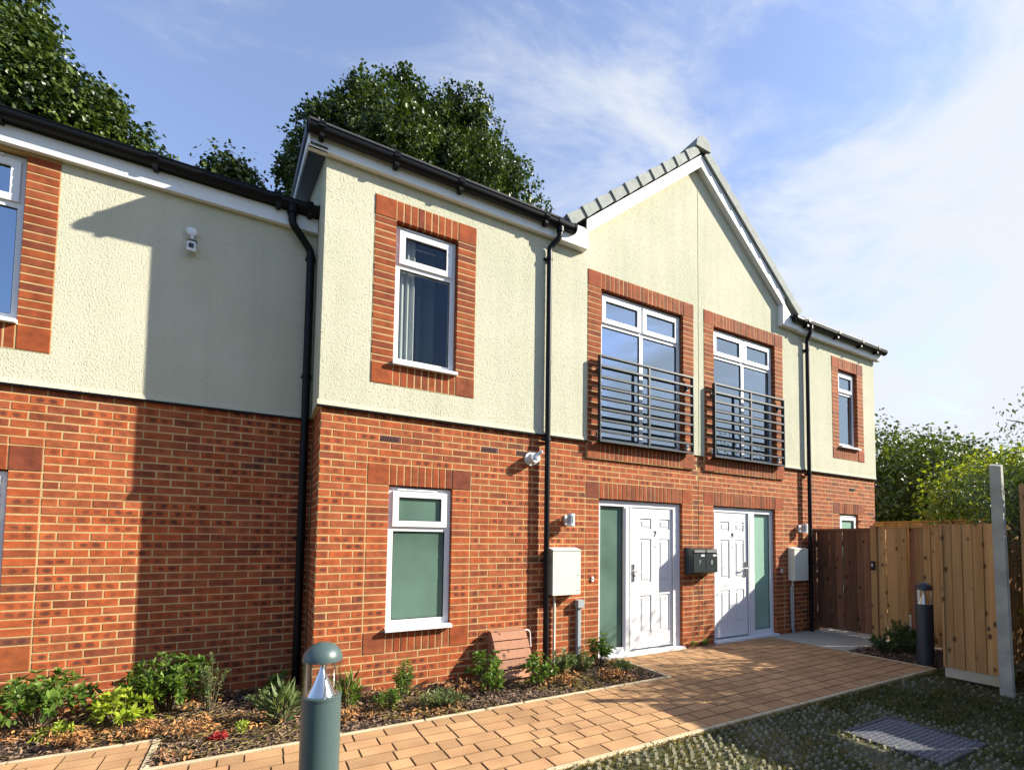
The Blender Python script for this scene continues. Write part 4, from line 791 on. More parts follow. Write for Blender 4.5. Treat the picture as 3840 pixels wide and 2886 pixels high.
# ------------------------------------------------------------------ ground
def sheet(name, x0, x1, y0, y1, z, m, nx=1, ny=1, amp=0.0, kind='structure', fn=None):
    vs, fs = [], []
    for j in range(ny+1):
        for i in range(nx+1):
            x, y = x0+(x1-x0)*i/nx, y0+(y1-y0)*j/ny
            dz = amp*(math.sin(x*5.1+y*3.3)+math.sin(x*11.7-y*9.1)*0.6+math.sin(x*23+y*19)*0.35+random.uniform(-0.4, 0.4)) if amp else 0
            vs.append((x, y, z+dz+(fn(x, y) if fn else 0)))
    for j in range(ny):
        for i in range(nx): a = j*(nx+1)+i; fs.append((a, a+1, a+nx+2, a+nx+1))
    me = bpy.data.meshes.new(name); me.from_pydata(vs, [], fs); me.materials.append(MT[m]); me.polygons.foreach_set('use_smooth', [True]*len(fs))
    return tag(put(name, me), kind=kind)
sheet('ground', -300, 400, -300, 400, -0.14, 'ground')
sheet('soil', -4.4, 3.62, -0.99, 0.80, -0.030, 'soil', 160, 40, 0.010)
sheet('soil', 6.84, 12.0, -2.7, 0.6, -0.035, 'soil', 60, 40, 0.010, fn=lambda x, y: 0.06*max(0, min(1, (x-7.3)))*max(0, min(1, -y-1.0)))
sheet('lawn', -6.0, 6.84, -9.0, -2.385, -0.030, 'turf', 150, 90, 0.005)
sheet('lawn', 6.84, 16.0, -9.0, -2.7, -0.036, 'turf', 40, 40, 0.006)

path = tag(MB().box(-4.4, 3.66, -2.33, -1.05, -0.12, -0.014).box(3.6601, 6.80, -2.33, -0.03, -0.12, -0.014).box(-4.4, -1.12, -1.0499, -0.46, -0.12, -0.014).build('path', 'sand'), kind='structure')
pv = []
rows = [(-2.33+0.16*k) for k in range(15)]
for k, y in enumerate(rows):
    if y > -0.06: break
    y1 = min(y+0.16, -0.03); x = -4.4+random.uniform(0, 0.2)
    lo = -4.4 if y < -1.055 else 3.66
    if y >= -1.055: x = 3.66-random.uniform(0, 0.2)
    hi = 6.80
    while x < hi:
        w = random.choice((0.24, 0.24, 0.24, 0.16, 0.32)); a, b = max(x, lo), min(x+w, hi)
        if b-a > 0.03: pv.append((a, b, y, y1))
        x += w
for k in range(4):
    y = -1.04+0.145*k; x = -4.4
    while x < -1.12:
        w = random.choice((0.24, 0.24, 0.16)); b = min(x+w, -1.12)
        if b-x > 0.03: pv.append((x, b, y, y+0.145))
        x += w
def pbox(mb, a, b, y0, y1, z0, z1, r, m_=None):
    g, c = 0.0030, 0.005; base = len(mb.v); a += g; b -= g; y0 += g*1.3; y1 -= g*1.3
    mb.v += [(a, y0, z0), (b, y0, z0), (b, y1, z0), (a, y1, z0), (a, y0, z1-c), (b, y0, z1-c), (b, y1, z1-c), (a, y1, z1-c), (a+c, y0+c, z1), (b-c, y0+c, z1), (b-c, y1-c, z1), (a+c, y1-c, z1)]
    for q in ((8, 9, 10, 11), (4, 5, 9, 8), (5, 6, 10, 9), (6, 7, 11, 10), (7, 4, 8, 11), (0, 1, 5, 4), (1, 2, 6, 5), (2, 3, 7, 6), (3, 0, 4, 7)): mb.face([base+i for i in q], r if q[0] == 8 or m_ is None else -1.0)
pv.sort(key=lambda t: shown(((t[0]+t[1])/2, (t[2]+t[3])/2, 0), (t[1]-t[0])*0.16)*1.0/max(0.3, (proj(((t[0]+t[1])/2, (t[2]+t[3])/2, 0)) or (0, 0, 9))[2]), reverse=True)
SP = {}
for a, b, y0, y1 in pv[:300]:
    key = (round(b-a, 3), round(y1-y0, 3), random.randrange(6))
    if key not in SP: mb = MB(); pbox(mb, 0, key[0], 0, key[1], -0.012, 0, random.random(), 1); SP[key] = mb.mesh('paver', MT['paver'])
    put('paver', SP[key], path, (a, y0, random.uniform(-0.0012, 0.0012)))
mb = MB()
for a, b, y0, y1 in pv[300:]: pbox(mb, a, b, y0, y1, -0.012, random.uniform(-0.0012, 0.0012), random.random(), 1)
tag(mb.build('paving', 'paver', path), kind='stuff')
# edging kerbs in lengths
def kerb(x0, x1, y0, y1, h=0.006):
    L = max(x1-x0, y1-y0); n = max(1, round(L/0.9))
    for i in range(n):
        if x1-x0 > y1-y0: a, b = x0+(x1-x0)*i/n, x0+(x1-x0)*(i+1)/n-0.004; m = MB(); pbox(m, a, b, y0, y1, -0.12, h, 0.5)
        else: a, b = y0+(y1-y0)*i/n, y0+(y1-y0)*(i+1)/n-0.004; m = MB(); pbox(m, x0, x1, a, b, -0.12, h, 0.5)
        tag(m.build('kerb', 'edging'), kind='structure')
kerb(-1.115, 3.655, -1.047, -1.0); kerb(-4.4, 6.84, -2.385, -2.332); kerb(3.61, 3.656, -0.998, -0.05); kerb(-4.4, -1.07, -0.458, -0.415); kerb(-1.118, -1.07, -0.998, -0.459); kerb(6.802, 6.84, -2.33, -1.26)
tag(MB().box(6.802, 8.6, -1.255, -0.02, -0.10, 0.004).build('concrete_slab', 'slab'), kind='structure')
tag(MB().box(8.22, 12.0, -1.2, 0.0, -0.10, 0.006).build('concrete_slab', 'slab'), kind='structure')

# ------------------------------------------------------------------ mulch, litter, grass, grid
def scatter(name, n, region, size, m, zf=lambda x, y: 0, flat=0.35, wid=0.4, z0=-0.02, zr=0.03, fold=0.3, keep=None):
    P = []
    while len(P) < n:
        x, y = random.uniform(region[0], region[1]), random.uniform(region[2], region[3])
        if keep and not keep(x, y): continue
        P.append((x, y, z0+zf(x, y)+random.uniform(0, zr)))
    P = np.array(P); a = RNG.uniform(0, 2*PI, n); el = RNG.normal(0, flat, n)
    d = np.stack([np.cos(a)*np.cos(el), np.sin(a)*np.cos(el), np.sin(el)], 1); nr = np.stack([RNG.normal(0, 0.35, n), RNG.normal(0, 0.35, n), np.ones(n)], 1)
    sz = RNG.uniform(size[0], size[1], n); me = leafmesh(P, d, nr, sz, wid, RNG.random(n), fold); me.materials.append(MT[m]); return tag(put(name, me), kind='stuff')
bed = lambda x, y: (y < (AY-0.02 if x < 0 else -0.02)) and not (x < -1.07 and y < -0.41) and not (x > -1.07 and y < -0.995) 
scatter('bark_mulch', 26000, (-3.2, 3.60, -1.0, 0.74), (0.018, 0.055), 'chip', zf=lambda x, y: 0.03*max(0, math.sin(x*2.3+1)*math.cos(y*3)), keep=bed)
clump = lambda x, y: bed(x, y) and (math.sin(x*6.1+2*math.sin(y*5))+math.sin(y*8.3+x*2.7)) > (0.2 if x < 0.8 else 1.0)
scatter('leaf_litter', 2600, (-3.0, 3.55, -0.99, 0.6), (0.02, 0.05), 'dryleaf', keep=clump, flat=0.6, z0=-0.01, zr=0.05, wid=0.55)
scatter('straw_litter', 3200, (-3.2, 3.58, -0.99, 0.70), (0.05, 0.12), 'bladedry', keep=lambda x, y: bed(x, y) and math.sin(x*4+y*3) > -0.5, wid=0.07, z0=-0.005, zr=0.03, flat=0.15)
scatter('bark_mulch', 5200, (6.85, 8.18, -2.7, -1.26), (0.02, 0.06), 'chip', z0=-0.02, zr=0.05)
def grass(name, n, region, h, m, keep, w=0.006, lean=0.5, z=-0.03):
    P = []
    while len(P) < n:
        x, y = random.uniform(region[0], region[1]), random.uniform(region[2], region[3])
        if keep(x, y): P.append((x, y, z))
    P = np.array(P); a = RNG.uniform(0, 2*PI, n); L = RNG.uniform(0.1, lean, n); d = np.stack([np.cos(a)*L, np.sin(a)*L, np.ones(n)], 1)
    nr = np.stack([-np.sin(a), np.cos(a), np.zeros(n)], 1); nr = np.cross(d, nr); sz = RNG.uniform(h*0.45, h, n)
    me = leafmesh(P, d, nr, sz, 0.14, RNG.random(n), 0.6); me.materials.append(MT[m]); return tag(put(name, me), kind='stuff')
cover = lambda x, y: 3.76 < x < 4.44 and -3.62 < y < -2.96
nz_ = lambda x, y: math.sin(x*3.1+y*1.7)+math.sin(x*7.3-y*5.1)*0.6
grass('grass', 30000, (1.0, 6.9, -5.0, -2.39), 0.038, 'bladed', lambda x, y: not cover(x, y) and nz_(x, y) > -0.9)
grass('grass', 7000, (4.2, 7.6, -4.6, -2.42), 0.07, 'bladed', lambda x, y: not cover(x, y) and nz_(x+1, y) > -0.2)
grass('dry_grass', 9000, (0.6, 3.4, -4.6, -2.38), 0.038, 'bladedry', lambda x, y: nz_(x+2, y+1) > -0.8, lean=1.2)
grass('dry_grass', 2500, (3.0, 6.8, -4.6, -2.38), 0.04, 'bladedry', lambda x, y: not cover(x, y), lean=1.5)
grass('dry_grass', 1500, (0.3, 6.8, -2.42, -2.37), 0.05, 'bladedry', lambda x, y: True, lean=1.4, z=-0.02)
mb = MB(); k = 0; y = -2.43
while y > -4.9:
    x = 0.6+(0.042 if k % 2 else 0)
    while x < 6.7:
        if not cover(x, y) and random.random() > 0.22+(0.5 if x > 4.8 else 0):
            j = random.uniform(-0.012, 0.012); z = -0.014+random.uniform(-0.006, 0.004); L = 0.022; b = len(mb.v); yy = y+random.uniform(-0.010, 0.010)
            mb.v += [(x+j-L, yy-0.011, z-0.02), (x+j+L, yy-0.011, z-0.02), (x+j+L, yy+0.011, z-0.02), (x+j-L, yy+0.011, z-0.02), (x+j-L*0.6, yy-0.005, z+0.010), (x+j+L*0.6, yy-0.005, z+0.010), (x+j+L*0.6, yy+0.005, z+0.010), (x+j-L*0.6, yy+0.005, z+0.010)]
            for q in ((4, 5, 6, 7), (0, 1, 5, 4), (1, 2, 6, 5), (2, 3, 7, 6), (3, 0, 4, 7)): mb.face([b+i for i in q], random.random())
        x += 0.084
    y -= 0.060; k += 1
tag(mb.build('grass_grid', 'grid'), kind='stuff')
# recessed manhole cover
t = thing('manhole_cover', (4.12, -3.29, -0.03), 'square steel studded manhole cover sunk in the grass by the path', 'manhole cover')
mb = MB(); x0, x1, y0, y1 = 3.76, 4.44, -3.62, -2.96
grid_ = mb.box(x0, x1, y0, y1, -0.10, -0.016); mb.build('tray', 'manhole', t)
mb = MB()
for a, b, c, d in ((x0-0.03, x1+0.03, y0-0.03, y0), (x0-0.03, x1+0.03, y1, y1+0.03), (x0-0.03, x0, y0, y1), (x1, x1+0.03, y0, y1)): mb.box(a, b, c, d, -0.10, -0.010)
mb.build('frame', 'manhole', t)
mb = MB()
for i in range(16):
    for j in range(16):
        x, y = x0+0.03+i*0.0413, y0+0.03+j*0.040; s = 1 if (i+j) % 2 else -1; mb.bar((x-0.012, y-0.006*s, -0.014), (x+0.012, y+0.006*s, -0.014), 0.009, 0.006)
tag(mb.build('studs', 'stud', t), kind='stuff')

# ------------------------------------------------------------------ bollards
def bollard(x, y, zs, m, label):
    t = thing('bollard_light', (x, y, 0), label, 'bollard', 'bollard lights along the path'); R = 0.095; c = (x, y, 0); k = zs
    MB().lathe([(0, -0.1), (R, -0.1), (R, 0.700*k), (R-0.001, 0.722*k), (0, 0.722*k)], c, 48).build('post', m, t)
    MB().lathe([(0, 0.7222*k), (R+0.002, 0.7222*k), (R+0.002, 0.736*k), (R-0.004, 0.737*k), (0, 0.737*k)], c, 48).build('collar', m, t)
    n = 48; mb = MB(); mb.lathe([(R-0.003, 0.7375*k), (R-0.003, 0.912*k)], c, n); mb.f = mb.f[:-2]; mb.r = mb.r[:-2]; mb.uv = mb.uv[:-2*n]; mb.build('lens', 'clear', t)
    mb = MB(); mb.lathe([(R-0.010, 0.7375*k), (R-0.010, 0.912*k)], c, n); mb.f = mb.f[:-2]; mb.r = mb.r[:-2]; mb.uv = mb.uv[:-2*n]; mb.build('lens', 'clear', t)
    MB().lathe([(0.072, 0.7375*k), (0.045, 0.79*k), (0.020, 0.845*k), (0.004, 0.892*k), (0, 0.893*k)], c, 40).build('reflector_cone', 'cone', t)
    MB().lathe([(0, 0.893*k), (0.022, 0.893*k), (0.022, 0.9115*k), (0, 0.9115*k)], c, 20).build('lamp_holder', 'dark', t)
    for a in (0.6, 2.7, 4.8): MB().tube([(x+0.078*math.cos(a), y+0.078*math.sin(a), 0.7375*k), (x+0.078*math.cos(a), y+0.078*math.sin(a), 0.9115*k)], 0.0035, 8).build('rod', 'chrome', t)
    pr = [(0, 0.912*k), (R+0.001, 0.912*k)]+[((R+0.001)*math.cos(a*PI/24), (0.918+0.088*math.sin(a*PI/24))*k) for a in range(0, 12)]+[(0.001, 1.006*k)]
    MB().lathe(pr, c, 48).build('cap', m, t)
    return t
bollard(-0.187, -2.45, 1.0, 'bollard', 'dark green domed bollard light standing in front of the brick house')
bollard(6.98, -2.20, 1.045, 'bollard2', 'navy domed bollard light standing in bark by the wooden fence')

# ------------------------------------------------------------------ fences and gate
def boards(t, x, ya, yb, z0, z1, w, m, th=0.018, alt=0.008, name='board', gap=0.0):
    n = max(1, round(abs(yb-ya)/w)); p = (yb-ya)/n
    for i in range(n):
        a, b = sorted((ya+p*i, ya+p*(i+1))); o = alt*(i % 2)+random.uniform(0, 0.002)
        mb = MB(); r = random.random()
        mb.hexa([(x-o-th, a+0.0015, z0), (x-o, a+0.0015, z0), (x-o+0.004, b-0.0015-gap, z0), (x-o-th*0.55, b-0.0015-gap, z0), (x-o-th, a+0.0015, z1), (x-o, a+0.0015, z1), (x-o+0.004, b-0.0015-gap, z1), (x-o-th*0.55, b-0.0015-gap, z1)], r)
        mb.build(name, m, t)
g = thing('garden_gate', (8.19, -0.5, 0), 'dark reddish brown boarded side gate beside the end house', 'gate')
boards(g, 8.19, -0.045, -0.955, 0.065, 1.755, 0.115, 'plankred')
MB().box(8.15, 8.215, -0.965, -0.035, 1.7555, 1.80).build('top_rail', 'plankred', g); 
for z in (0.25, 0.95, 1.5): MB().box(8.195, 8.24, -0.955, -0.045, z, z+0.09).build('rail', 'plankred', g)
MB().box(8.14, 8.24, -0.034, -0.001 if False else -0.003, 0.0, 1.81).build('hinge_post', 'plankred', g)
f1 = thing('timber_fence', (8.19, -1.8, 0), 'pale knotty boarded fence running on from the dark side gate', 'fence')
MB().box(8.135, 8.23, -1.065, -0.972, 0.0, 1.815).build('post', 'plank', f1)
boards(f1, 8.185, -1.0655, -1.19, 0.03, 1.805, 0.125, 'plank'); boards(f1, 8.180, -1.20, -1.50, 0.03, 1.80, 0.15, 'plank'); boards(f1, 8.225, -1.505, -1.60, 0.03, 1.795, 0.1, 'plankred'); boards(f1, 8.18, -1.605, -2.85, 0.03, 1.80, 0.105, 'plank')
MB().box(8.13, 8.245, -2.86, -0.97, 1.8165, 1.835).build('capping', 'plank', f1)
l = MB(); l.box(8.105, 8.1345, -1.045, -0.985, 1.12, 1.26); l.build('latch', 'black', f1); l = MB(); l.tube([(8.10, -1.012, 1.175), (8.10, -1.012, 1.225)], 0.012, 10); l.build('latch_knob', 'white', f1)
# return behind the near panel
f2 = thing('timber_fence', (7.3, -2.66, 0), 'boarded return fence closing the bark bed behind the near panel', 'fence')
for i in range(15):
    a = 6.47+i*0.113; MB().box(a, a+0.108, -2.83+0.006*(i % 2), -2.812+0.006*(i % 2), 0.02, 1.78, random.random()).build('board', 'plank', f2)
f3 = thing('timber_fence', (6.39, -2.88, 0), 'near fence panel of knotty boards over a pale gravel board', 'fence')
boards(f3, 6.41, -2.636, -3.125, 0.135, 1.775, 0.098, 'plank', alt=0.004); MB().box(6.405, 6.44, -3.13, -2.632, 0.02, 0.132).build('gravel_board', 'gravelb', f3)
MB().box(6.372, 6.45, -2.652, -2.6365 + 0.006, 0.135, 1.778).build('edge_batten', 'plank', f3)
for z in (0.4, 1.0, 1.6): MB().box(6.416, 6.455, -3.125, -2.65, z, z+0.07).build('rail', 'plank', f3)
pc = thing('concrete_post', (6.25, -3.25, 0), 'tall leaning weathered concrete post at the end of the near panel', 'post')
mb = MB(); w = 0.062; bx, tx = 6.250, 6.125
mb.hexa([(bx-0.035, -3.29, -0.1), (bx+0.035, -3.29, -0.1), (bx+0.035, -3.185, -0.1), (bx-0.035, -3.185, -0.1), (tx-0.030, -3.295, 2.36), (tx+0.030, -3.295, 2.38), (tx+0.030, -3.20, 2.40), (tx-0.030, -3.20, 2.38)]); mb.build('shaft', 'concrete', pc)
tag(MB().tube([(6.52, -3.46, -0.1), (6.46, -3.43, 2.1)], 0.022, 10).build('steel_pole', 'grey'), 'thin grey steel pole just behind the concrete post', 'pole')
f4 = thing('timber_fence', (6.2, -4.2, 0), 'tall brown fence at the right edge, beyond the concrete post', 'fence')
boards(f4, 6.22, -3.40, -4.13, 0.0, 2.17, 0.118, 'plank'); boards(f4, 6.22, -4.14, -4.62, 0.0, 1.36, 0.12, 'plank'); boards(f4, 6.22, -4.64, -6.9, 0.0, 2.17, 0.125, 'plank')
for i in range(3): MB().box(6.185, 6.21, -4.62, -4.14, 1.60+i*0.19, 1.60+i*0.19+0.18, random.random()).build('rail', 'plank', f4)
for y in (-4.16, -5.5, -6.9): MB().box(6.2105, 6.30, y-0.05, y+0.05, 0, 2.2).build('post', 'plank', f4)
f5 = thing('timber_fence', (12, 0.5, 0), 'low brown boarded fence showing behind the side gate', 'fence')
boards(f5, 12.0, 2.2, -3.0, 0.0, 2.03, 0.13, 'plank'); MB().box(11.95, 12.03, -3.0, 2.2, 2.0305, 2.055).build('capping', 'plank', f5)

# ------------------------------------------------------------------ plants
def shrub(name, loc, h, r, n_st, per, ls, wid, m, label, cat='shrub', whorl=False, base=0.02, up=0.5, group=None, leafy=0.35, droop=0.0):
    t = thing(name, (*loc, 0), label, cat, group); P, D, Nn, Sz = [], [], [], []; st = MB(); per = int(per*1.6); n_st = int(n_st*1.25)
    for i in range(n_st):
        a = random.uniform(0, 2*PI); rr = r*math.sqrt(random.random()); hh = h*random.uniform(0.55, 1.0)*(1-0.45*(rr/r)**2)
        tip = Vector((loc[0]+rr*math.cos(a), loc[1]+rr*math.sin(a), hh)); b0 = Vector((loc[0]+base*math.cos(a), loc[1]+base*math.sin(a), -0.03)); mid = b0.lerp(tip, 0.5)+Vector((0, 0, 0.12*h))
        pts = [b0, b0.lerp(mid, 0.6), mid, mid.lerp(tip, 0.5)+Vector((0, 0, 0.03*h)), tip]; st.tube(pts, [0.004, 0.0035, 0.003, 0.0022, 0.0012], 5, cap=False)
        dr = (tip-mid).normalized()
        for k in range(per):
            u = leafy+(1-leafy)*(k/per)**0.7 if not whorl else random.choice((0.55, 0.78, 0.99, 0.99))
            q = b0.lerp(mid, u*2) if u < 0.5 else mid.lerp(tip, u*2-1)+Vector((0, 0, 0.03*h))*(1-abs(u*4-3))
            ang = random.uniform(0, 2*PI) if whorl else k*2.4
            sd = dr.orthogonal().normalized(); sd = Matrix.Rotation(ang, 3, dr) @ sd; d = (sd+dr*up+Vector((0, 0, 0.15-droop))).normalized()
            P.append(q); D.append(d); Nn.append((sd.cross(d)).cross(d)*-1 if True else d); Sz.append(ls*random.uniform(0.6, 1.1))
    n = len(P); Nn = np.array([tuple(v) for v in Nn])+RNG.normal(0, 0.25, (n, 3)); Nn[:, 2] = np.abs(Nn[:, 2])+0.2
    me = leafmesh([tuple(p) for p in P], [tuple(d) for d in D], Nn, np.array(Sz), wid, np.clip(RNG.normal(0.5, 0.28, n), 0, 1), 0.35); me.materials.append(MT[m]); put('foliage', me, t)
    st.build('stems', 'stem', t); return t
shrub('shrub', (-1.98, 0.33), 0.45, 0.36, 42, 16, 0.075, 0.42, 'l_shrub', 'bushy mid green shrub at the far left end of the bed', whorl=True)
shrub('shrub', (-1.40, 0.02), 0.30, 0.20, 20, 12, 0.080, 0.40, 'l_yel', 'small bright yellow-green shrub in front of the green bushes', whorl=True)
shrub('shrub', (-1.12, 0.34), 0.52, 0.34, 44, 16, 0.080, 0.40, 'l_shrub', 'tallest glossy green shrub against the shadow edge of the brick wall', whorl=True)
shrub('shrub', (-0.80, 0.12), 0.60, 0.17, 9, 34, 0.035, 0.45, 'l_olive', 'wispy upright shrub with tiny leaves beside the tallest green shrub', leafy=0.15)
shrub('weed', (-0.40, 0.10), 0.16, 0.15, 12, 8, 0.035, 0.8, 'l_olive', 'low sprawling weed in the shade near the corner downpipe', 'weed')
shrub('weed', (-0.27, 0.25), 0.34, 0.09, 5, 6, 0.075, 0.85, 'l_shrub', 'thin weed with round pale leaves by the corner downpipe', 'weed', leafy=0.6)
shrub('strap_plant', (-0.27, -0.48), 0.30, 0.12, 12, 5, 0.17, 0.13, 'l_olive', 'strap-leaved tuft just left of the green bollard', 'plant', up=1.6, leafy=0.02)
shrub('strap_plant', (0.26, -0.33), 0.30, 0.11, 12, 5, 0.15, 0.14, 'l_shrub', 'strap-leaved tuft just right of the green bollard', 'plant', up=1.6, leafy=0.02)
shrub('shrub', (0.78, -0.38), 0.40, 0.13, 14, 16, 0.050, 0.42, 'l_shrub', 'small upright shrub under the frosted window', leafy=0.2)
shrub('shrub', (0.57, -0.62), 0.24, 0.13, 12, 12, 0.050, 0.42, 'l_shrub', 'little dark shrub between the bollard and the small upright shrub', leafy=0.2)
shrub('ground_shrub', (1.05, -0.76), 0.17, 0.24, 34, 14, 0.034, 0.45, 'l_olive', 'low spreading evergreen at the path edge below the window', leafy=0.2)
shrub('shrub', (1.62, -0.40), 0.46, 0.20, 24, 18, 0.055, 0.42, 'l_shrub', 'leafy shrub just left of the slatted box', whorl=True)
shrub('shrub', (1.60, -0.66), 0.26, 0.13, 16, 14, 0.050, 0.42, 'l_shrub', 'short shrub at the path side left of the slatted box', whorl=True)
shrub('shrub', (2.12, -0.58), 0.34, 0.22, 26, 18, 0.055, 0.42, 'l_shrub', 'leafy shrub in front of the slatted box', whorl=True)
shrub('shrub', (2.55, -0.40), 0.34, 0.20, 24, 18, 0.042, 0.45, 'l_olive', 'small-leaved shrub at the foot of the black downpipe', leafy=0.2)
shrub('shrub', (2.86, -0.38), 0.26, 0.16, 18, 16, 0.042, 0.45, 'l_olive', 'small-leaved shrub at the foot of the cable trunking', leafy=0.2)
shrub('shrub', (3.18, -0.28), 0.42, 0.18, 24, 18, 0.055, 0.42, 'l_shrub', 'leafy shrub beside the frosted panel of door 7', whorl=True)
shrub('shrub', (3.30, -0.62), 0.16, 0.16, 18, 12, 0.040, 0.45, 'l_olive', 'tiny shrub in the right corner of the bark bed', leafy=0.2)
shrub('fern', (7.55, -1.75), 0.46, 0.34, 30, 26, 0.075, 0.25, 'l_fern', 'feathery green fern between the bollard and the fence', 'fern', up=0.9, leafy=0.2)
shrub('fern', (7.3, -1.55), 0.25, 0.28, 22, 22, 0.06, 0.25, 'l_fern', 'low spreading fern in bark beside the concrete slab', 'fern', up=0.9, leafy=0.2)
shrub('weed', (5.04, -0.06), 0.10, 0.05, 9, 5, 0.05, 0.2, 'l_shrub', 'small weed at the wall foot right of door 7', 'weed', up=1.5)
shrub('weed', (5.30, -0.06), 0.10, 0.05, 9, 5, 0.05, 0.2, 'l_shrub', 'small weed at the wall foot left of door 8', 'weed', up=1.5)
shrub('dry_weed', (-1.75, -0.05), 0.14, 0.16, 14, 8, 0.04, 0.4, 'l_yel', 'low yellowing weed below the far left shrub', 'weed', leafy=0.2)
shrub('red_flower', (-0.70, -0.68), 0.075, 0.05, 9, 7, 0.045, 0.6, 'red', 'small red flower lying in the bark mulch', 'flower', up=0.2)
shrub('weed', (-0.55, -0.60), 0.10, 0.07, 8, 6, 0.04, 0.4, 'l_yel', 'small yellow-green weed next to the red flower', 'weed', leafy=0.2)

for i, (x, y, lb) in enumerate(((-2.2, -0.15, 'tangle of dead orange stems at the far left of the bed front'), (-1.62, -0.28, 'clump of dead stems in front of the bright yellow-green shrub'), (-1.2, -0.33, 'dry stems at the inner corner of the edging'), (-0.9, -0.45, 'dry stalks by the red flower, towards the wall'), (0.15, -0.72, 'dry brown sprigs at the path edge right of the green bollard'), (1.25, -0.55, 'dead sprigs beside the low spreading evergreen'), (2.45, -0.72, 'dead sprigs between the leafy shrubs below the downpipe'), (3.0, -0.78, 'dry brown stems near the right end of the bed'))):
    shrub('dead_weed', (x, y), 0.15, 0.17, 16, 7, 0.045, 0.35, 'dryleaf', lb, 'dead plant', leafy=0.2, up=0.3)
# ------------------------------------------------------------------ trees
def tree(name, lobes, n, ls, m, label, trunk, cat='tree', wid=0.85, group=None, k=11, spread=0.2, droop=0.45, fill=0.25, twig=None, limbs=6):
    t = thing(name, trunk[0], label, cat, group); vol = np.array([l[3]**2 for l in lobes]); cnt = np.maximum(1, (n/k*vol/vol.sum()).astype(int)); P, D, Nn, R_ = [], [], [], []
    for (cx, cy, cz, r), c in zip(lobes, cnt):
        u = unit(c); rad = r*np.where(RNG.random(c) < fill, RNG.uniform(0.35, 0.8, c), RNG.uniform(0.80, 1.0, c)); cc = np.array([cx, cy, cz])+u*rad[:, None]
        shade = RNG.random(c)
        for j in range(k):
            P.append(cc+RNG.normal(0, spread, (c, 3))*np.array([1, 1, 0.8])); d = u*0.5+RNG.normal(0, 0.45, (c, 3)); d[:, 2] -= droop; D.append(d)
            nn = u*0.6+RNG.normal(0, 0.45, (c, 3)); nn[:, 2] += 0.55; Nn.append(nn); R_.append(np.clip(shade*0.75+RNG.uniform(-0.05, 0.35, c), 0, 1))
    P, D, Nn, R_ = map(np.concatenate, (P, D, Nn, R_)); N_ = len(P)
    me = leafmesh(P, D, Nn, RNG.uniform(0.6, 1.15, N_)*ls, wid, R_, 0.4); me.materials.append(MT[m]); tag(put('crown', me, t))
    b = MB(); base, top, r0 = Vector(trunk[0]), Vector(trunk[1]), trunk[2]; mid = base.lerp(top, 0.55)+Vector((0.12, 0.05, 0))
    b.tube([base-Vector((0, 0, 0.15)), base.lerp(mid, 0.3), mid, top], [r0*1.25, r0, r0*0.75, r0*0.3], 12)
    for (cx, cy, cz, r) in (lobes if len(lobes) <= limbs*2 else random.sample(lobes, limbs*2)):
        s = base.lerp(top, random.uniform(0.45, 0.9)); e = Vector((cx, cy, cz)); b.tube([s, s.lerp(e, 0.5)+Vector((0, 0, 0.15)), e+Vector((0, 0, r*0.3))], [r0*0.32, r0*0.2, r0*0.07], 6)
    b.build('trunk', 'bark', t); return t
def sub(lobes, n=9, s=0.42):
    out = []
    for cx, cy, cz, r in lobes:
        out.append((cx, cy, cz, r*0.66))
        for u in unit(n): q = random.uniform(0.62, 0.92); out.append((cx+u[0]*r*q, cy+u[1]*r*q, cz+u[2]*r*q, r*s*random.uniform(0.55, 1.0)))
    return out
def lobes_of(c, R, n, r0, r1, zmin=None):
    out = []
    for u in unit(n):
        p = (c[0]+u[0]*R[0], c[1]+u[1]*R[1], c[2]+u[2]*R[2]); out.append((*p, random.uniform(r0, r1)))
    return out
LC = [(0.95, 8, 12.35, 0.6), (1.65, 8, 13.1, 0.6), (2.65, 8.1, 13.95, 0.5), (4.3, 8.1, 14.0, 0.55), (0.6, 8, 11.2, 0.95), (1.3, 8.2, 12.2, 0.95), (2.3, 8.3, 13.1, 1.05), (3.3, 8.4, 13.2, 1.2), (4.35, 8.3, 13.4, 1.15), (5.3, 8.2, 12.75, 1.1), (5.9, 8, 11.6, 1.0), (6.2, 7.9, 10.6, 0.95), (0.35, 8, 10.0, 0.75), (1.9, 7.6, 11.2, 1.5), (3.4, 7.6, 11.5, 1.7), (4.8, 7.6, 11.1, 1.6), (3.0, 7.8, 9.6, 2.0), (5.2, 7.8, 9.6, 1.4), (1.3, 7.9, 9.4, 1.3), (0.2, 8.1, 9.0, 0.6), (6.65, 8.0, 11.0, 0.55), (-0.05, 8.1, 10.65, 0.38), (0.35, 8.1, 12.1, 0.35)]
tree('sycamore_tree', sub(LC, 10, 0.50), 120000, 0.105, 'l_dark', 'broad dark sycamore rising behind the roof of the jutting house', ((3.2, 8.3, 0), (3.3, 8.3, 12), 0.3), k=14, spread=0.075, droop=0.35)
LL = [(-3.0, 8, 9.4, 0.75), (-3.7, 8, 10.1, 0.85), (-4.7, 8.1, 10.7, 0.95), (-6.0, 8.1, 12.0, 1.2), (-4.3, 7.6, 9.4, 1.2), (-5.4, 7.6, 10.2, 1.5), (-6.4, 8, 12.3, 1.7), (-6.8, 7.6, 10.2, 1.9), (-2.75, 8, 8.8, 0.55), (-3.6, 7.8, 8.5, 1.0), (-8.2, 8, 11.5, 2.0), (-5.2, 7.6, 8.6, 1.5), (-2.62, 8.1, 9.45, 0.25), (-3.35, 8.1, 10.55, 0.28)]
tree('sycamore_tree', sub(LL, 10, 0.50), 100000, 0.105, 'l_dark', 'dark sycamore rising behind the roof at the top left corner', ((-6, 8.3, 0), (-6, 8.3, 11.5), 0.3), k=14, spread=0.075, droop=0.35)
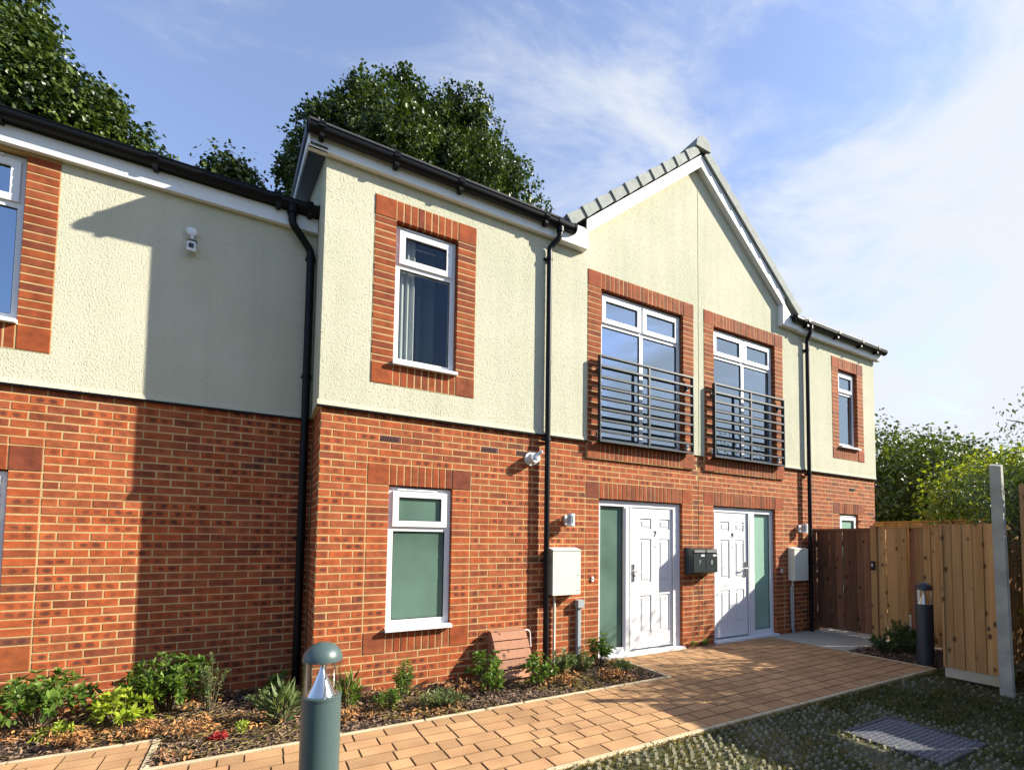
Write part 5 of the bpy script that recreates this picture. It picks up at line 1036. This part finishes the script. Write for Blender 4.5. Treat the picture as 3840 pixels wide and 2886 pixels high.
tree('sycamore_tree', [(-1.27, 8.2, 9.98, 0.28), (-1.05, 8.2, 9.78, 0.26), (-1.42, 8.2, 9.72, 0.26), (-1.25, 8.2, 9.5, 0.35)], 4000, 0.12, 'l_dark', 'small treetop just peeping over the lower roof beside the corner', ((-1.3, 8.4, 0), (-1.3, 8.4, 9), 0.12), k=10)
tree('hedge_tree', lobes_of((17.0, 3.2, 3.75), (1.4, 1.7, 1.7), 26, 0.6, 1.0), 16000, 0.13, 'l_mid', 'dense green tree behind the house end and the low brown fence', ((17, 3.2, 0), (17, 3.2, 4.2), 0.2), k=10)
tree('hedge_tree', lobes_of((15.2, 0.7, 2.6), (1.2, 1.15, 1.15), 22, 0.5, 0.8)+[(15.5, 1.6, 3.9, 0.7), (15.8, 0.9, 4.0, 0.55)], 14000, 0.12, 'l_mid', 'rounded olive green tree in the middle of the hedge trees', ((15.2, 0.7, 0), (15.2, 0.7, 3.2), 0.15), k=10)
tree('lime_bush', lobes_of((12.9, -0.9, 2.35), (0.6, 0.75, 0.55), 14, 0.35, 0.5), 6500, 0.10, 'l_lime', 'bright yellow-green bush above the pale fence boards', ((12.9, -0.9, 0), (12.9, -0.9, 2.5), 0.08), 'bush', k=9)
tree('ash_tree', lobes_of((10.3, -3.6, 3.55), (1.0, 0.9, 0.75), 16, 0.30, 0.5)+[(9.2, -2.6, 3.35, 0.28), (9.3, -2.75, 3.75, 0.25), (8.8, -2.55, 3.3, 0.2)], 1500, 0.09, 'l_grey', 'sparse grey-green ash whose sprays thin out against the sky', ((10.8, -4.3, 0), (10.4, -3.7, 3.6), 0.09), k=7, spread=0.16, wid=0.4, fill=0.6)
tree('hedge_bush', lobes_of((11.2, -2.1, 2.45), (0.45, 0.7, 0.4), 12, 0.3, 0.45), 4200, 0.09, 'l_lime', 'yellow-green bush behind the top of the concrete post', ((11.2, -2.1, 0), (11.2, -2.1, 2.6), 0.07), 'bush', k=9)
tree('spruce_bush', lobes_of((7.25, -3.15, 2.0), (0.35, 0.25, 0.25), 10, 0.18, 0.28)+[(7.2, -2.95, 2.2, 0.28), (6.9, -2.95, 2.15, 0.2), (7.4, -2.7, 2.25, 0.25), (7.5, -2.4, 2.2, 0.22), (7.9, -2.6, 2.4, 0.22), (7.1, -3.4, 2.5, 0.28), (7.6, -3.3, 2.6, 0.3)], 6500, 0.06, 'l_grey', 'dark feathery bush leaning over the near fence panel', ((7.7, -3.3, 0), (7.5, -3.1, 2.1), 0.06), 'bush', k=9, wid=0.25)
hl = [(18.5+random.uniform(-0.5, 0.5), y*0.75-5, z*1.0+0.4, random.uniform(0.65, 0.9)) for y in range(20) for z in range(4)]
tree('hedge', hl, 16000, 0.14, 'l_mid', 'long dark hedge standing at the back behind all the garden fences', ((18.8, 2, 0), (18.8, 2, 2.5), 0.1), 'hedge', k=8)
tree('hedge', [(9.2+j*0.3, -3.5-0.42*j, z, 0.42) for j in range(6) for z in (0.6, 1.3, 2.0, 2.55)], 12000, 0.09, 'l_mid', 'dark shaded hedge seen through the gap right of the concrete post', ((10.5, -3.7, 0), (10.5, -3.7, 1.8), 0.06), 'hedge', k=8)

tree('hedge', [(7.2+j*0.45, -3.78-0.2*j, z, 0.30) for j in range(5) for z in (0.4, 0.9, 1.4, 1.9, 2.3)], 11000, 0.08, 'l_mid', 'dark clipped hedge pressed behind the fence corner by the concrete post', ((7.6, -4.0, 0), (7.6, -4.0, 1.8), 0.05), 'hedge', k=8)
# row of trees behind the camera, added to cut sky light; mirrored in panes
P = [(random.uniform(-48, 28), random.uniform(-24, -20)) for _ in range(60)]
hl = [(x, y, z*random.uniform(0.7, 1.1), random.uniform(1.3, 2.0)) for x, y in P for z in (1.4, 3.4, 5.2)]
u = unit(26000); idx = RNG.integers(0, len(hl), 26000); hc = np.array(hl)[idx]; Pp = hc[:, :3]+u*hc[:, 3:4]*RNG.uniform(0.7, 1.05, (26000, 1))
me = leafmesh(Pp, u*0.4+RNG.normal(0, 0.5, (26000, 3)), u+RNG.normal(0, 0.4, (26000, 3)), RNG.uniform(0.35, 0.7, 26000), 0.8, RNG.random(26000), 0.3); me.materials.append(MT['l_mid']); tag(put('sky_block_treeline', me), kind='stuff')
